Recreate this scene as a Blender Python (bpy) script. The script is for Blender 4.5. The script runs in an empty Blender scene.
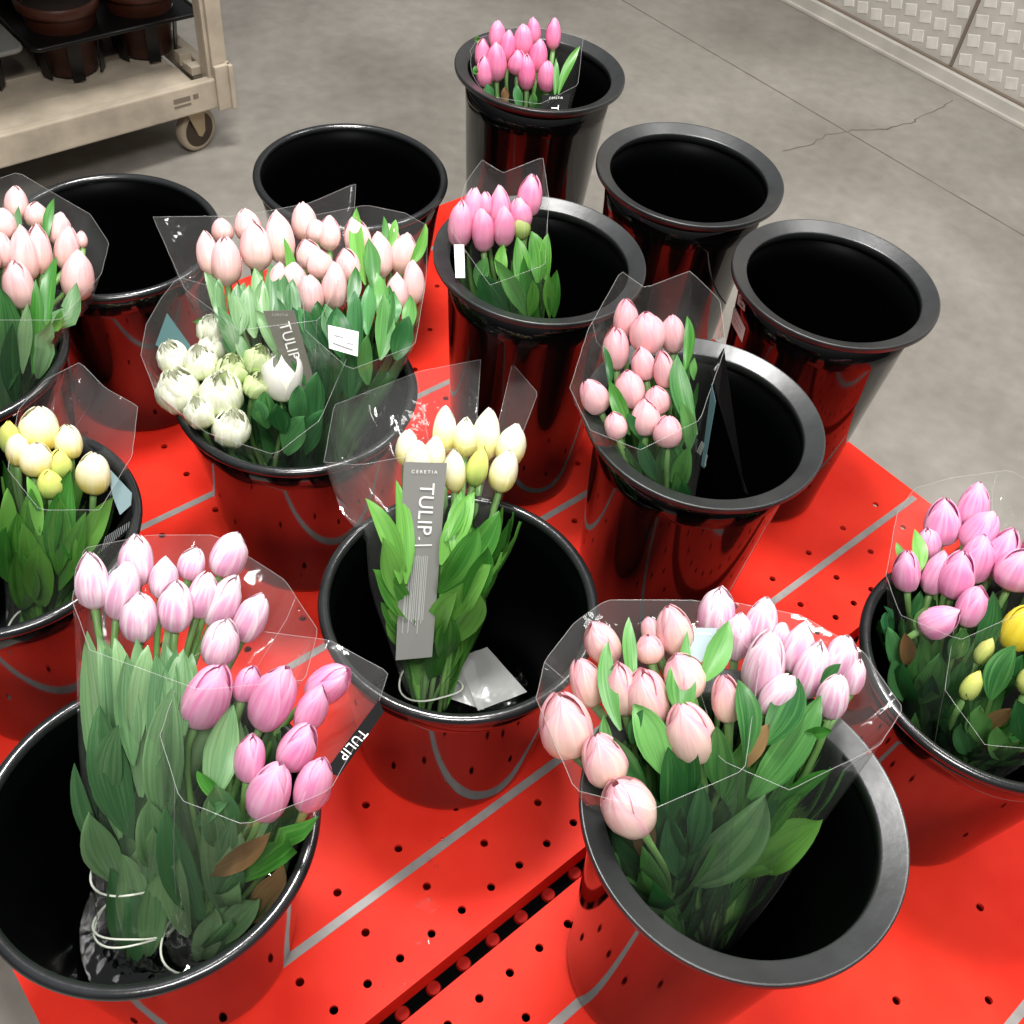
import bpy, bmesh, math, random
from mathutils import Vector, Matrix, noise

random.seed(7)
SC = bpy.context.scene
COL = SC.collection
V = Vector
# ------------------------------------------------------------------ camera
F = 1033.03
H = 1.28106
R = Matrix(((0.7667615, 0.43678457, -0.47042113), (-0.63471231, 0.62545217, -0.453817), (0.09600565, 0.64655149, 0.75680519)))
CAM = V((0, 0, H))
RT = R.transposed()


def P(u, v, d):
    return CAM + R @ V(((u - 512) / F, -(v - 512) / F, -1)) * d


def PZ(u, v, z):
    r = R @ V(((u - 512) / F, -(v - 512) / F, -1))
    return CAM + r * ((z - H) / r.z)


def depth_plane(u, v, c, n):
    r = R @ V(((u - 512) / F, -(v - 512) / F, -1))
    return (c - CAM).dot(n) / r.dot(n)


def proj(p):
    c = RT @ (p - CAM)
    return 512 + F * c.x / -c.z, 512 - F * c.y / -c.z, -c.z


cd = bpy.data.cameras.new('camera')
cam = bpy.data.objects.new('camera', cd)
COL.objects.link(cam)
cd.sensor_width = 36
cd.lens = F / 1024 * 36
cd.clip_start = .05
cam.matrix_world = Matrix.Translation(CAM) @ R.to_4x4()
SC.camera = cam

# ------------------------------------------------------------------ materials


def lin(r, g, b):
    f = lambda c: (c / 255 / 12.92) if c <= 10 else ((c / 255 + .055) / 1.055) ** 2.4
    return (f(r), f(g), f(b), 1)


def new_mat(name):
    m = bpy.data.materials.new(name)
    m.use_nodes = True
    nt = m.node_tree
    return m, nt, nt.nodes['Principled BSDF'], nt.nodes['Material Output']


def N(nt, t, **kw):
    n = nt.nodes.new(t)
    for k, v in kw.items():
        if k in n.inputs.keys():
            n.inputs[k].default_value = v
        else:
            setattr(n, k, v)
    return n


def simple(name, col, rough=.5, ior=1.5, metal=0, noise_amt=0, noise_scale=20, bump=0, bump_scale=60):
    m, nt, b, o = new_mat(name)
    b.inputs['Base Color'].default_value = col
    b.inputs['Roughness'].default_value = rough
    b.inputs['IOR'].default_value = ior
    b.inputs['Metallic'].default_value = metal
    tc = N(nt, 'ShaderNodeTexCoord')
    if noise_amt:
        nz = N(nt, 'ShaderNodeTexNoise', Scale=noise_scale, Detail=5.0)
        nt.links.new(tc.outputs['Object'], nz.inputs['Vector'])
        mp = N(nt, 'ShaderNodeMapRange')
        mp.inputs['From Min'].default_value = .3
        mp.inputs['From Max'].default_value = .7
        mp.inputs['To Min'].default_value = 1 - noise_amt
        mp.inputs['To Max'].default_value = 1 + noise_amt
        nt.links.new(nz.outputs['Fac'], mp.inputs['Value'])
        mx = N(nt, 'ShaderNodeVectorMath', operation='SCALE')
        mx.inputs[0].default_value = col[:3]
        nt.links.new(mp.outputs['Result'], mx.inputs['Scale'])
        nt.links.new(mx.outputs['Vector'], b.inputs['Base Color'])
    if bump:
        nz = N(nt, 'ShaderNodeTexNoise', Scale=bump_scale, Detail=4.0)
        nt.links.new(tc.outputs['Object'], nz.inputs['Vector'])
        bp = N(nt, 'ShaderNodeBump', Strength=bump, Distance=.01)
        nt.links.new(nz.outputs['Fac'], bp.inputs['Height'])
        nt.links.new(bp.outputs['Normal'], b.inputs['Normal'])
    return m


M = {}
M['black_gloss'] = simple('black_gloss', (.003, .003, .003, 1), .06, 2.0)
M['black_inner_shade'] = simple('black_inner_shade', (.0007, .0008, .0010, 1), .4, 1.12)  # same plastic, with the shade inside the bucket painted in darker
M['black_gloss_tall'] = simple('black_gloss_tall', (.002, .002, .002, 1), .06, 1.58)
M['gap_shade_black'] = simple('gap_shade_black', (.002, .002, .002, 1), .8, 1.05)
M['rim_flat'] = simple('rim_flat', (.022, .0235, .0245, 1), .34, 1.62, noise_amt=.3, noise_scale=25, bump=.03, bump_scale=60)
M['rim_round'] = simple('rim_round', (.012, .013, .014, 1), .2, 1.7, noise_amt=.3, bump=.05, bump_scale=60)
M['strip'] = simple('strip', lin(140, 135, 132), .4, 1.5, noise_amt=.15, noise_scale=40)
M['alu'] = simple('alu', lin(190, 185, 176), .42, 1.5, .0, noise_amt=.12, noise_scale=8)
M['alu_pad'] = simple('alu_pad', lin(216, 211, 202), .35, 1.5, .0, noise_amt=.1, noise_scale=30)
M['alu_dark'] = simple('alu_dark', lin(120, 108, 95), .5)
M['trolley'] = simple('trolley', lin(176, 164, 146), .5, noise_amt=.25, noise_scale=9, bump=.1)
M['steel_dark'] = simple('steel_dark', lin(70, 58, 46), .4, metal=.4)
M['fork'] = simple('fork', lin(170, 150, 120), .35, metal=.3)
M['rubber'] = simple('rubber', lin(165, 152, 130), .55)
M['tray'] = simple('tray', lin(13, 13, 13), .35, 1.4)
M['tray_grey'] = simple('tray_grey', lin(120, 122, 118), .5)
M['pot'] = simple('pot', lin(66, 30, 17), .45, noise_amt=.2, noise_scale=12)
M['soil'] = simple('soil', lin(35, 25, 18), .9, noise_amt=.4, noise_scale=50)
M['band'] = simple('band', lin(215, 220, 205), .5)
M['white_label'] = simple('white_label', lin(250, 250, 246), .5)
M['tag_grey'] = simple('tag_grey', lin(128, 128, 124), .55)
M['tag_brown'] = simple('tag_brown', lin(112, 110, 100), .5)
M['tag_teal'] = simple('tag_teal', lin(72, 102, 107), .5)
M['tag_teal_dark'] = simple('tag_teal_dark', lin(52, 88, 88), .5)
M['tag_black'] = simple('tag_black', lin(12, 11, 12), .6, 1.2)
M['tag_blue'] = simple('tag_blue', lin(140, 160, 165), .5)
M['ink_white'] = simple('ink_white', lin(240, 240, 235), .6)
M['ink_pale'] = simple('ink_pale', lin(175, 178, 174), .6)
M['ink_grey'] = simple('ink_grey', lin(120, 122, 124), .6)
M['ink_teal'] = simple('ink_teal', lin(60, 150, 150), .6)


def floor_mat():
    m, nt, b, o = new_mat('concrete')
    tc = N(nt, 'ShaderNodeTexCoord')
    n1 = N(nt, 'ShaderNodeTexNoise', Scale=1.6, Detail=7.0, Roughness=.6)
    n2 = N(nt, 'ShaderNodeTexNoise', Scale=25.0, Detail=5.0)
    nt.links.new(tc.outputs['Object'], n1.inputs['Vector'])
    nt.links.new(tc.outputs['Object'], n2.inputs['Vector'])
    r = N(nt, 'ShaderNodeValToRGB')
    e = r.color_ramp.elements
    e[0].position, e[0].color = .3, lin(112, 107, 99)
    e[1].position, e[1].color = .7, lin(154, 149, 141)
    nt.links.new(n1.outputs['Fac'], r.inputs['Fac'])
    mx = N(nt, 'ShaderNodeMixRGB', blend_type='OVERLAY')
    mx.inputs['Fac'].default_value = .22
    nt.links.new(r.outputs['Color'], mx.inputs['Color1'])
    nt.links.new(n2.outputs['Fac'], mx.inputs['Color2'])
    nt.links.new(mx.outputs['Color'], b.inputs['Base Color'])
    b.inputs['Roughness'].default_value = .5
    bp = N(nt, 'ShaderNodeBump', Strength=.1, Distance=.01)
    nt.links.new(n2.outputs['Fac'], bp.inputs['Height'])
    nt.links.new(bp.outputs['Normal'], b.inputs['Normal'])
    return m


def table_mat():
    m, nt, b, o = new_mat('red_plastic')
    tc = N(nt, 'ShaderNodeTexCoord')
    n1 = N(nt, 'ShaderNodeTexNoise', Scale=7.0, Detail=4.0)
    nt.links.new(tc.outputs['Object'], n1.inputs['Vector'])
    r = N(nt, 'ShaderNodeValToRGB')
    e = r.color_ramp.elements
    e[0].position, e[0].color = .35, (.70, .022, .011, 1)
    e[1].position, e[1].color = .68, (.84, .040, .020, 1)
    nt.links.new(n1.outputs['Fac'], r.inputs['Fac'])
    nt.links.new(r.outputs['Color'], b.inputs['Base Color'])
    b.inputs['Roughness'].default_value = .5
    b.inputs['IOR'].default_value = 1.2
    # faint moulded ribs across the panel
    wv = N(nt, 'ShaderNodeTexWave', wave_type='BANDS', bands_direction='X', Scale=3.42, Distortion=.0)
    nt.links.new(tc.outputs['Object'], wv.inputs['Vector'])
    bp = N(nt, 'ShaderNodeBump', Strength=.12, Distance=.004)
    nt.links.new(wv.outputs['Fac'], bp.inputs['Height'])
    bp2 = N(nt, 'ShaderNodeBump', Strength=.08, Distance=.01)
    nt.links.new(n1.outputs['Fac'], bp2.inputs['Height'])
    nt.links.new(bp.outputs['Normal'], bp2.inputs['Normal'])
    nt.links.new(bp2.outputs['Normal'], b.inputs['Normal'])
    return m


def film_mat(name, tint, haze, gloss=1.0, rough=.08):
    m, nt, b, o = new_mat(name)
    nt.nodes.remove(b)
    tr = N(nt, 'ShaderNodeBsdfTransparent')
    tr.inputs['Color'].default_value = tint
    gl = N(nt, 'ShaderNodeBsdfGlossy', Roughness=rough)
    df = N(nt, 'ShaderNodeBsdfDiffuse')
    df.inputs['Color'].default_value = (.85, .86, .84, 1)
    fr = N(nt, 'ShaderNodeLayerWeight', Blend=.5)
    pw = N(nt, 'ShaderNodeMath', operation='POWER')
    pw.inputs[1].default_value = 4.0
    nt.links.new(fr.outputs['Facing'], pw.inputs[0])
    ma = N(nt, 'ShaderNodeMath', operation='MULTIPLY_ADD')
    ma.inputs[1].default_value = .7
    ma.inputs[2].default_value = .035
    nt.links.new(pw.outputs[0], ma.inputs[0])
    tc = N(nt, 'ShaderNodeTexCoord')
    nz = N(nt, 'ShaderNodeTexNoise', Scale=16.0, Detail=3.0)
    nt.links.new(tc.outputs['Object'], nz.inputs['Vector'])
    bp = N(nt, 'ShaderNodeBump', Strength=.35, Distance=.02)
    nt.links.new(nz.outputs['Fac'], bp.inputs['Height'])
    nt.links.new(bp.outputs['Normal'], fr.inputs['Normal'])
    nt.links.new(bp.outputs['Normal'], gl.inputs['Normal'])
    mul = N(nt, 'ShaderNodeMath', operation='MULTIPLY')
    mul.inputs[1].default_value = gloss
    nt.links.new(ma.outputs[0], mul.inputs[0])
    m1 = N(nt, 'ShaderNodeMixShader')
    m1.inputs['Fac'].default_value = haze
    nt.links.new(tr.outputs[0], m1.inputs[1])
    nt.links.new(df.outputs[0], m1.inputs[2])
    m2 = N(nt, 'ShaderNodeMixShader')
    nt.links.new(mul.outputs[0], m2.inputs['Fac'])
    nt.links.new(m1.outputs[0], m2.inputs[1])
    nt.links.new(gl.outputs[0], m2.inputs[2])
    nt.links.new(m2.outputs[0], o.inputs['Surface'])
    return m


M['film'] = film_mat('cellophane', (.985, .99, .985, 1), .035, .8)
M['film_edge'] = film_mat('cellophane_edge', (.95, .95, .95, 1), .16, 1.0, .2)
M['film_mat'] = film_mat('frosted_packet', (.8, .82, .8, 1), .38, .6, .2)
M['water'] = film_mat('water', (.75, .8, .78, 1), .0, 1.6, .02)
M['drop'] = film_mat('drop', (.97, .96, .96, 1), .0, 2.2, .04)
M['floor'] = floor_mat()
M['red'] = table_mat()


def petal_mat(name, stops, streak, streak_amt, var=.05, edge=0, edge_col=(1, 1, 1, 1), trans=.16):
    """stops: (pos, linear colour) from the base of the petal to its tip"""
    m, nt, b, o = new_mat(name)
    uv = N(nt, 'ShaderNodeUVMap')
    sp = N(nt, 'ShaderNodeSeparateXYZ')
    nt.links.new(uv.outputs['UV'], sp.inputs[0])
    r = N(nt, 'ShaderNodeValToRGB')
    e = r.color_ramp.elements
    while len(e) < len(stops):
        e.new(.5)
    for k, (p, c) in enumerate(stops):
        e[k].position, e[k].color = p, c
    nt.links.new(sp.outputs['Y'], r.inputs['Fac'])
    oi = N(nt, 'ShaderNodeObjectInfo')
    cmb = N(nt, 'ShaderNodeCombineXYZ')
    mu = N(nt, 'ShaderNodeMath', operation='MULTIPLY')
    mu.inputs[1].default_value = 9
    nt.links.new(sp.outputs['X'], mu.inputs[0])
    mr = N(nt, 'ShaderNodeMath', operation='MULTIPLY')
    mr.inputs[1].default_value = 40
    nt.links.new(oi.outputs['Random'], mr.inputs[0])
    nt.links.new(mu.outputs[0], cmb.inputs['X'])
    nt.links.new(sp.outputs['Y'], cmb.inputs['Y'])
    nt.links.new(mr.outputs[0], cmb.inputs['Z'])
    nz = N(nt, 'ShaderNodeTexNoise', Scale=1.0, Detail=3.0, Roughness=.6)
    nt.links.new(cmb.outputs[0], nz.inputs['Vector'])
    mp = N(nt, 'ShaderNodeMapRange')
    mp.inputs['From Min'].default_value = .42
    mp.inputs['From Max'].default_value = .62
    mp.inputs['To Max'].default_value = streak_amt
    nt.links.new(nz.outputs['Fac'], mp.inputs['Value'])
    mx = N(nt, 'ShaderNodeMixRGB')
    mx.inputs['Color2'].default_value = streak
    nt.links.new(mp.outputs['Result'], mx.inputs['Fac'])
    nt.links.new(r.outputs['Color'], mx.inputs['Color1'])
    last = mx.outputs['Color']
    if edge:
        a = N(nt, 'ShaderNodeMath', operation='SUBTRACT')
        a.inputs[1].default_value = .5
        nt.links.new(sp.outputs['X'], a.inputs[0])
        ab = N(nt, 'ShaderNodeMath', operation='ABSOLUTE')
        nt.links.new(a.outputs[0], ab.inputs[0])
        mp2 = N(nt, 'ShaderNodeMapRange')
        mp2.inputs['From Min'].default_value = .33
        mp2.inputs['From Max'].default_value = .5
        mp2.inputs['To Max'].default_value = edge
        nt.links.new(ab.outputs[0], mp2.inputs['Value'])
        mx2 = N(nt, 'ShaderNodeMixRGB')
        mx2.inputs['Color2'].default_value = edge_col
        nt.links.new(mp2.outputs['Result'], mx2.inputs['Fac'])
        nt.links.new(last, mx2.inputs['Color1'])
        last = mx2.outputs['Color']
    hs = N(nt, 'ShaderNodeHueSaturation')
    vv = N(nt, 'ShaderNodeMapRange')
    vv.inputs['To Min'].default_value = 1 - var
    vv.inputs['To Max'].default_value = 1 + var
    nt.links.new(oi.outputs['Random'], vv.inputs['Value'])
    nt.links.new(vv.outputs['Result'], hs.inputs['Saturation'])
    nt.links.new(last, hs.inputs['Color'])
    b.inputs['Roughness'].default_value = .42
    nt.links.new(hs.outputs['Color'], b.inputs['Base Color'])
    bp = N(nt, 'ShaderNodeBump', Strength=.15, Distance=.004)
    nt.links.new(nz.outputs['Fac'], bp.inputs['Height'])
    nt.links.new(bp.outputs['Normal'], b.inputs['Normal'])
    tl = N(nt, 'ShaderNodeBsdfTranslucent')
    nt.links.new(hs.outputs['Color'], tl.inputs['Color'])
    ms = N(nt, 'ShaderNodeMixShader')
    ms.inputs['Fac'].default_value = trans
    nt.links.new(b.outputs[0], ms.inputs[1])
    nt.links.new(tl.outputs[0], ms.inputs[2])
    nt.links.new(ms.outputs[0], o.inputs['Surface'])
    return m


L_ = lin
PET = {
    'stripe': petal_mat('petal_stripe', [(0, L_(250, 236, 230)), (.2, L_(236, 172, 204)), (.6, L_(236, 176, 208)), (1, L_(252, 230, 238))], L_(255, 240, 244), .8, edge=.75, edge_col=L_(255, 242, 246)),
    'pink': petal_mat('petal_pink', [(0, L_(252, 225, 222)), (.25, L_(241, 158, 199)), (.7, L_(239, 145, 194)), (1, L_(246, 182, 214))], L_(250, 200, 224), .6, edge=.3, edge_col=L_(252, 215, 232)),
    'peach': petal_mat('petal_peach', [(0, L_(252, 232, 196)), (.3, L_(250, 216, 196)), (.7, L_(246, 198, 200)), (1, L_(230, 145, 172))], L_(253, 230, 216), .6, edge=.7, edge_col=L_(238, 172, 190)),
    'blush': petal_mat('petal_blush', [(0, L_(246, 212, 200)), (.3, L_(246, 194, 194)), (.75, L_(244, 186, 194)), (1, L_(232, 152, 172))], L_(251, 218, 216), .5, edge=.4, edge_col=L_(238, 170, 186)),
    'rose': petal_mat('petal_rose', [(0, L_(248, 200, 205)), (.25, L_(246, 160, 192)), (.7, L_(246, 148, 190)), (1, L_(250, 190, 214))], L_(252, 188, 212), .5),
    'hot': petal_mat('petal_hot', [(0, L_(248, 190, 175)), (.25, L_(244, 134, 176)), (.7, L_(244, 122, 172)), (1, L_(248, 170, 205))], L_(250, 168, 200), .5),
    'pale': petal_mat('petal_pale', [(0, L_(252, 222, 192)), (.3, L_(248, 202, 192)), (.7, L_(247, 195, 198)), (1, L_(248, 206, 212))], L_(254, 228, 224), .55, edge=.35, edge_col=L_(247, 205, 212)),
    'lemon': petal_mat('petal_lemon', [(0, L_(236, 230, 110)), (.3, L_(252, 242, 150)), (.6, L_(255, 251, 220)), (1, L_(255, 254, 242))], L_(254, 250, 215), .4),
    'yellowwhite': petal_mat('petal_yellow_white', [(0, L_(244, 214, 80)), (.35, L_(250, 230, 125)), (.65, L_(254, 247, 210)), (1, L_(254, 250, 230))], L_(254, 248, 215), .4),
    'yellow': petal_mat('petal_yellow', [(0, L_(232, 215, 50)), (.5, L_(246, 220, 30)), (1, L_(248, 228, 70))], L_(250, 236, 110), .3),
    'green': petal_mat('petal_green', [(0, L_(140, 176, 80)), (.5, L_(184, 208, 120)), (1, L_(230, 234, 175))], L_(215, 222, 155), .5),
    'greenyellow': petal_mat('petal_green_yellow', [(0, L_(140, 186, 90)), (.5, L_(205, 220, 120)), (1, L_(242, 236, 130))], L_(228, 228, 140), .5),
    'double': petal_mat('petal_double', [(0, L_(165, 198, 100)), (.3, L_(222, 232, 178)), (.65, L_(250, 250, 232)), (1, L_(254, 253, 244))], L_(196, 218, 140), .45, edge=.8, edge_col=L_(255, 254, 246)),
    'doublegreen': petal_mat('petal_double_green', [(0, L_(140, 184, 90)), (.5, L_(192, 218, 140)), (1, L_(232, 240, 192))], L_(214, 230, 170), .6, edge=.6, edge_col=L_(238, 244, 210)),
    'white': petal_mat('petal_white', [(0, L_(220, 228, 160)), (.25, L_(252, 250, 236)), (1, L_(255, 254, 250))], L_(255, 255, 252), .4),
}


def leaf_mat(name, dark, light):
    m, nt, b, o = new_mat(name)
    uv = N(nt, 'ShaderNodeUVMap')
    sp = N(nt, 'ShaderNodeSeparateXYZ')
    nt.links.new(uv.outputs['UV'], sp.inputs[0])
    mu = N(nt, 'ShaderNodeMath', operation='MULTIPLY')
    mu.inputs[1].default_value = 14
    nt.links.new(sp.outputs['X'], mu.inputs[0])
    oi = N(nt, 'ShaderNodeObjectInfo')
    mr = N(nt, 'ShaderNodeMath', operation='MULTIPLY')
    mr.inputs[1].default_value = 30
    nt.links.new(oi.outputs['Random'], mr.inputs[0])
    cmb = N(nt, 'ShaderNodeCombineXYZ')
    nt.links.new(mu.outputs[0], cmb.inputs['X'])
    nt.links.new(sp.outputs['Y'], cmb.inputs['Y'])
    nt.links.new(mr.outputs[0], cmb.inputs['Z'])
    nz = N(nt, 'ShaderNodeTexNoise', Scale=1.0, Detail=3.0)
    nt.links.new(cmb.outputs[0], nz.inputs['Vector'])
    ad = N(nt, 'ShaderNodeMath', operation='ADD')
    sb = N(nt, 'ShaderNodeMath', operation='MULTIPLY_ADD')
    sb.inputs[1].default_value = .7
    sb.inputs[2].default_value = -.35
    nt.links.new(oi.outputs['Random'], sb.inputs[0])
    nt.links.new(nz.outputs['Fac'], ad.inputs[0])
    nt.links.new(sb.outputs[0], ad.inputs[1])
    r = N(nt, 'ShaderNodeValToRGB')
    e = r.color_ramp.elements
    e[0].position, e[0].color = .2, dark
    e[1].position, e[1].color = .8, light
    nt.links.new(ad.outputs[0], r.inputs['Fac'])
    nt.links.new(r.outputs['Color'], b.inputs['Base Color'])
    b.inputs['Roughness'].default_value = .38
    tl = N(nt, 'ShaderNodeBsdfTranslucent')
    nt.links.new(r.outputs['Color'], tl.inputs['Color'])
    ms = N(nt, 'ShaderNodeMixShader')
    ms.inputs['Fac'].default_value = .18
    nt.links.new(b.outputs[0], ms.inputs[1])
    nt.links.new(tl.outputs[0], ms.inputs[2])
    nt.links.new(ms.outputs[0], o.inputs['Surface'])
    return m


M['leaf'] = leaf_mat('leaf_green', (.022, .12, .03, 1), (.15, .40, .10, 1))
M['leaf_grey'] = leaf_mat('leaf_grey_green', (.07, .20, .075, 1), (.27, .46, .21, 1))
M['leaf_bright'] = leaf_mat('leaf_bright_green', (.04, .20, .025, 1), (.20, .50, .09, 1))
M['leaf_dark'] = leaf_mat('leaf_dark_green', (.016, .105, .035, 1), (.10, .32, .10, 1))
M['leaf_brown'] = leaf_mat('leaf_brown', (.22, .12, .05, 1), (.42, .26, .12, 1))
M['stem'] = simple('stem_green', (.16, .32, .09, 1), .45)

# ------------------------------------------------------------------ builders


def link(name, me, mat, parent=None):
    o = bpy.data.objects.new(name, me)
    COL.objects.link(o)
    if mat is not None:
        for m in (mat if isinstance(mat, (list, tuple)) else [mat]):
            me.materials.append(m)
    if parent is not None:
        o.parent = parent
    return o


def mesh(name, vs, fs, smooth=True, uvs=None, mats=None):
    me = bpy.data.meshes.new(name)
    me.from_pydata([tuple(v) for v in vs], [], fs)
    if smooth:
        me.polygons.foreach_set('use_smooth', [True] * len(me.polygons))
    if uvs is not None:
        ul = me.uv_layers.new(name='UVMap')
        for l in me.loops:
            ul.data[l.index].uv = uvs[l.vertex_index]
    if mats is not None:
        me.polygons.foreach_set('material_index', mats)
    me.update()
    return me


def tag(o, label, cat, group=None, kind=None):
    o['label'] = label
    o['category'] = cat
    if group:
        o['group'] = group
    if kind:
        o['kind'] = kind
    return o


def empty(name, loc):
    o = bpy.data.objects.new(name, None)
    o.empty_display_size = .05
    COL.objects.link(o)
    o.location = loc
    return o


def boxes(name, lst, bevel=.003):
    """lst of (x0,x1,y0,y1,z0,z1)"""
    bm = bmesh.new()
    for (a, b, c, d, e, f) in lst:
        r = bmesh.ops.create_cube(bm, size=1)
        for v in r['verts']:
            v.co = V(((a + b) / 2 + v.co.x * (b - a), (c + d) / 2 + v.co.y * (d - c), (e + f) / 2 + v.co.z * (f - e)))
    if bevel:
        bmesh.ops.bevel(bm, geom=list(bm.edges), offset=bevel, segments=2, affect='EDGES', profile=.6)
    me = bpy.data.meshes.new(name)
    bm.to_mesh(me)
    bm.free()
    return me


def lathe(name, prof, seg=96, mat_of=None, closed=False):
    vs, fs, mi = [], [], []
    n = len(prof)
    for k in range(seg):
        a = 2 * math.pi * k / seg
        for (r, z) in prof:
            vs.append((r * math.cos(a), r * math.sin(a), z))
    for k in range(seg):
        k2 = (k + 1) % seg
        for j in range(n if closed else n - 1):
            j2 = (j + 1) % n
            fs.append((k * n + j, k2 * n + j, k2 * n + j2, k * n + j2))
            mi.append(mat_of(j) if mat_of else 0)
    return mesh(name, vs, fs, True, mats=mi)


def tube(name, pts, rad, seg=6, closed=False):
    vs, fs = [], []
    n = len(pts)
    ref = V((0.13, .22, 1)).normalized()
    for i, p in enumerate(pts):
        a = pts[(i - 1) % n] if closed or i > 0 else pts[0]
        b = pts[(i + 1) % n] if closed or i < n - 1 else pts[-1]
        t = (b - a).normalized()
        s = t.cross(ref)
        if s.length < 1e-3:
            s = t.cross(V((1, 0, 0)))
        s.normalize()
        w = s.cross(t)
        r = rad[i] if isinstance(rad, (list, tuple)) else rad
        for k in range(seg):
            an = 2 * math.pi * k / seg
            vs.append(p + s * r * math.cos(an) + w * r * math.sin(an))
    for i in range(n if closed else n - 1):
        i2 = (i + 1) % n
        for k in range(seg):
            k2 = (k + 1) % seg
            fs.append((i * seg + k, i * seg + k2, i2 * seg + k2, i2 * seg + k))
    if not closed:
        fs.append(tuple(range(seg))[::-1])
        fs.append(tuple((n - 1) * seg + k for k in range(seg)))
    return mesh(name, vs, fs)


def bez(p0, p1, p2, p3, n):
    out = []
    for i in range(n + 1):
        t = i / n
        a = 1 - t
        out.append(p0 * a ** 3 + p1 * 3 * a * a * t + p2 * 3 * a * t * t + p3 * t ** 3)
    return out


def interp(tab, x):
    for (x0, y0), (x1, y1) in zip(tab, tab[1:]):
        if x <= x1:
            t = (x - x0) / (x1 - x0)
            return y0 + (y1 - y0) * t
    return tab[-1][1]


# ------------------------------------------------------------------ setting
FZ = -.25
me = mesh('floor', [(-2.5, -2.5, FZ), (3.31, -2.5, FZ), (3.31, 5, FZ), (-2.5, 5, FZ)], [(0, 1, 2, 3)], False)
fl = link('floor', me, M['floor'])
fl['kind'] = 'structure'
# sawn joint and crack in the slab
M['light_spot_red'] = simple('light_spot_red', lin(150, 22, 14), .6, 1.2, noise_amt=.25, noise_scale=60)  # lit red of the spots in the gap, put into the colour
M['joint'] = simple('joint', lin(108, 102, 94), .8, noise_amt=.3, noise_scale=15)
jo = link('floor_joint', boxes('floor_joint', [(2.759, 2.764, -1.5, 4.5, FZ - .004, FZ + .0006)], 0), M['joint'], fl)


def ribbon(name, pts, wid):
    vs, fs = [], []
    for i, p in enumerate(pts):
        a, b = pts[max(i - 1, 0)], pts[min(i + 1, len(pts) - 1)]
        t = (b - a).normalized()
        s = V((-t.y, t.x, 0)) * wid * (.6 + .8 * random.random())
        vs += [p - s, p + s]
        if i:
            fs.append((2 * i - 2, 2 * i - 1, 2 * i + 1, 2 * i))
    return mesh(name, vs, fs, False)


ck = [(782, 150), (809, 145), (827, 135), (848, 130.5), (868, 129), (886, 129), (910, 123), (922, 116), (943, 107), (958, 98)]
ckp = []
for (u0, v0), (u1, v1) in zip(ck, ck[1:]):
    for k in range(4):
        t = k / 4
        p = PZ(u0 + (u1 - u0) * t, v0 + (v1 - v0) * t, FZ + .0008)
        p.x += random.uniform(-.006, .006)
        p.y += random.uniform(-.006, .006)
        ckp.append(p)
link('floor_crack', ribbon('floor_crack', ckp, .0022), M['joint'], fl)
ck2 = [PZ(920, 300, FZ + .0008), PZ(800, 205, FZ + .0008), PZ(760, 165, FZ + .0008)]

# right wall of aluminium chequer plate above a kick channel
SEAM = 1.533
wl = link('wall_right', boxes('wall_right', [(3.33, 3.43, -2.5, 5, FZ, 2.2)], 0), M['alu'])
wl['kind'] = 'structure'
pads = []
for panel in (0, 1):
    for i in range(26):
        for j in range(12):
            yc = (SEAM + .038 + .058 * i) if panel else (SEAM - .034 - .058 * i)
            zc = FZ + .09 + .062 * j
            if .4 < yc < 2.9 and zc < .5:
                pads.append((yc, zc))
bm = bmesh.new()
for (yc, zc) in pads:
    r = bmesh.ops.create_cube(bm, size=1)
    rot = Matrix.Rotation(math.radians(-18), 3, 'X')
    for v in r['verts']:
        k = .85 if v.co.x < 0 else 1
        q = rot @ V((0, v.co.y * .045 * k, v.co.z * .040 * k))
        v.co = V((3.33 + (-.0018 if v.co.x < 0 else .001), yc + q.y, zc + q.z))
me = bpy.data.meshes.new('plate_pads')
bm.to_mesh(me)
bm.free()
link('plate_pads', me, M['alu_pad'], wl)
link('seam_profile', boxes('seam_profile', [(3.322, 3.332, SEAM - .003, SEAM + .007, FZ + .055, 2.2)], .001), M['alu_dark'], wl)
bb = link('baseboard_right', boxes('baseboard_right', [(3.302, 3.33, -2.5, 5, FZ, FZ + .048), (3.292, 3.304, -2.5, 5, FZ, FZ + .012)], .003), M['alu'])
bb['kind'] = 'structure'
link('edge_bead', boxes('edge_bead', [(3.318, 3.332, -2.5, 5, FZ + .048, FZ + .054)], .001), M['alu_dark'], bb)

# ------------------------------------------------------------------ display table
TX0, TX1, TY0, TYG0, TYG1, TY1 = -.11, 1.41, -1.02, .2495, .2755, 1.533
table = empty('display_table', (.65, .26, FZ))
tag(table, 'low red perforated display table with grey strips, carrying all the black flower buckets', 'table')


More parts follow.
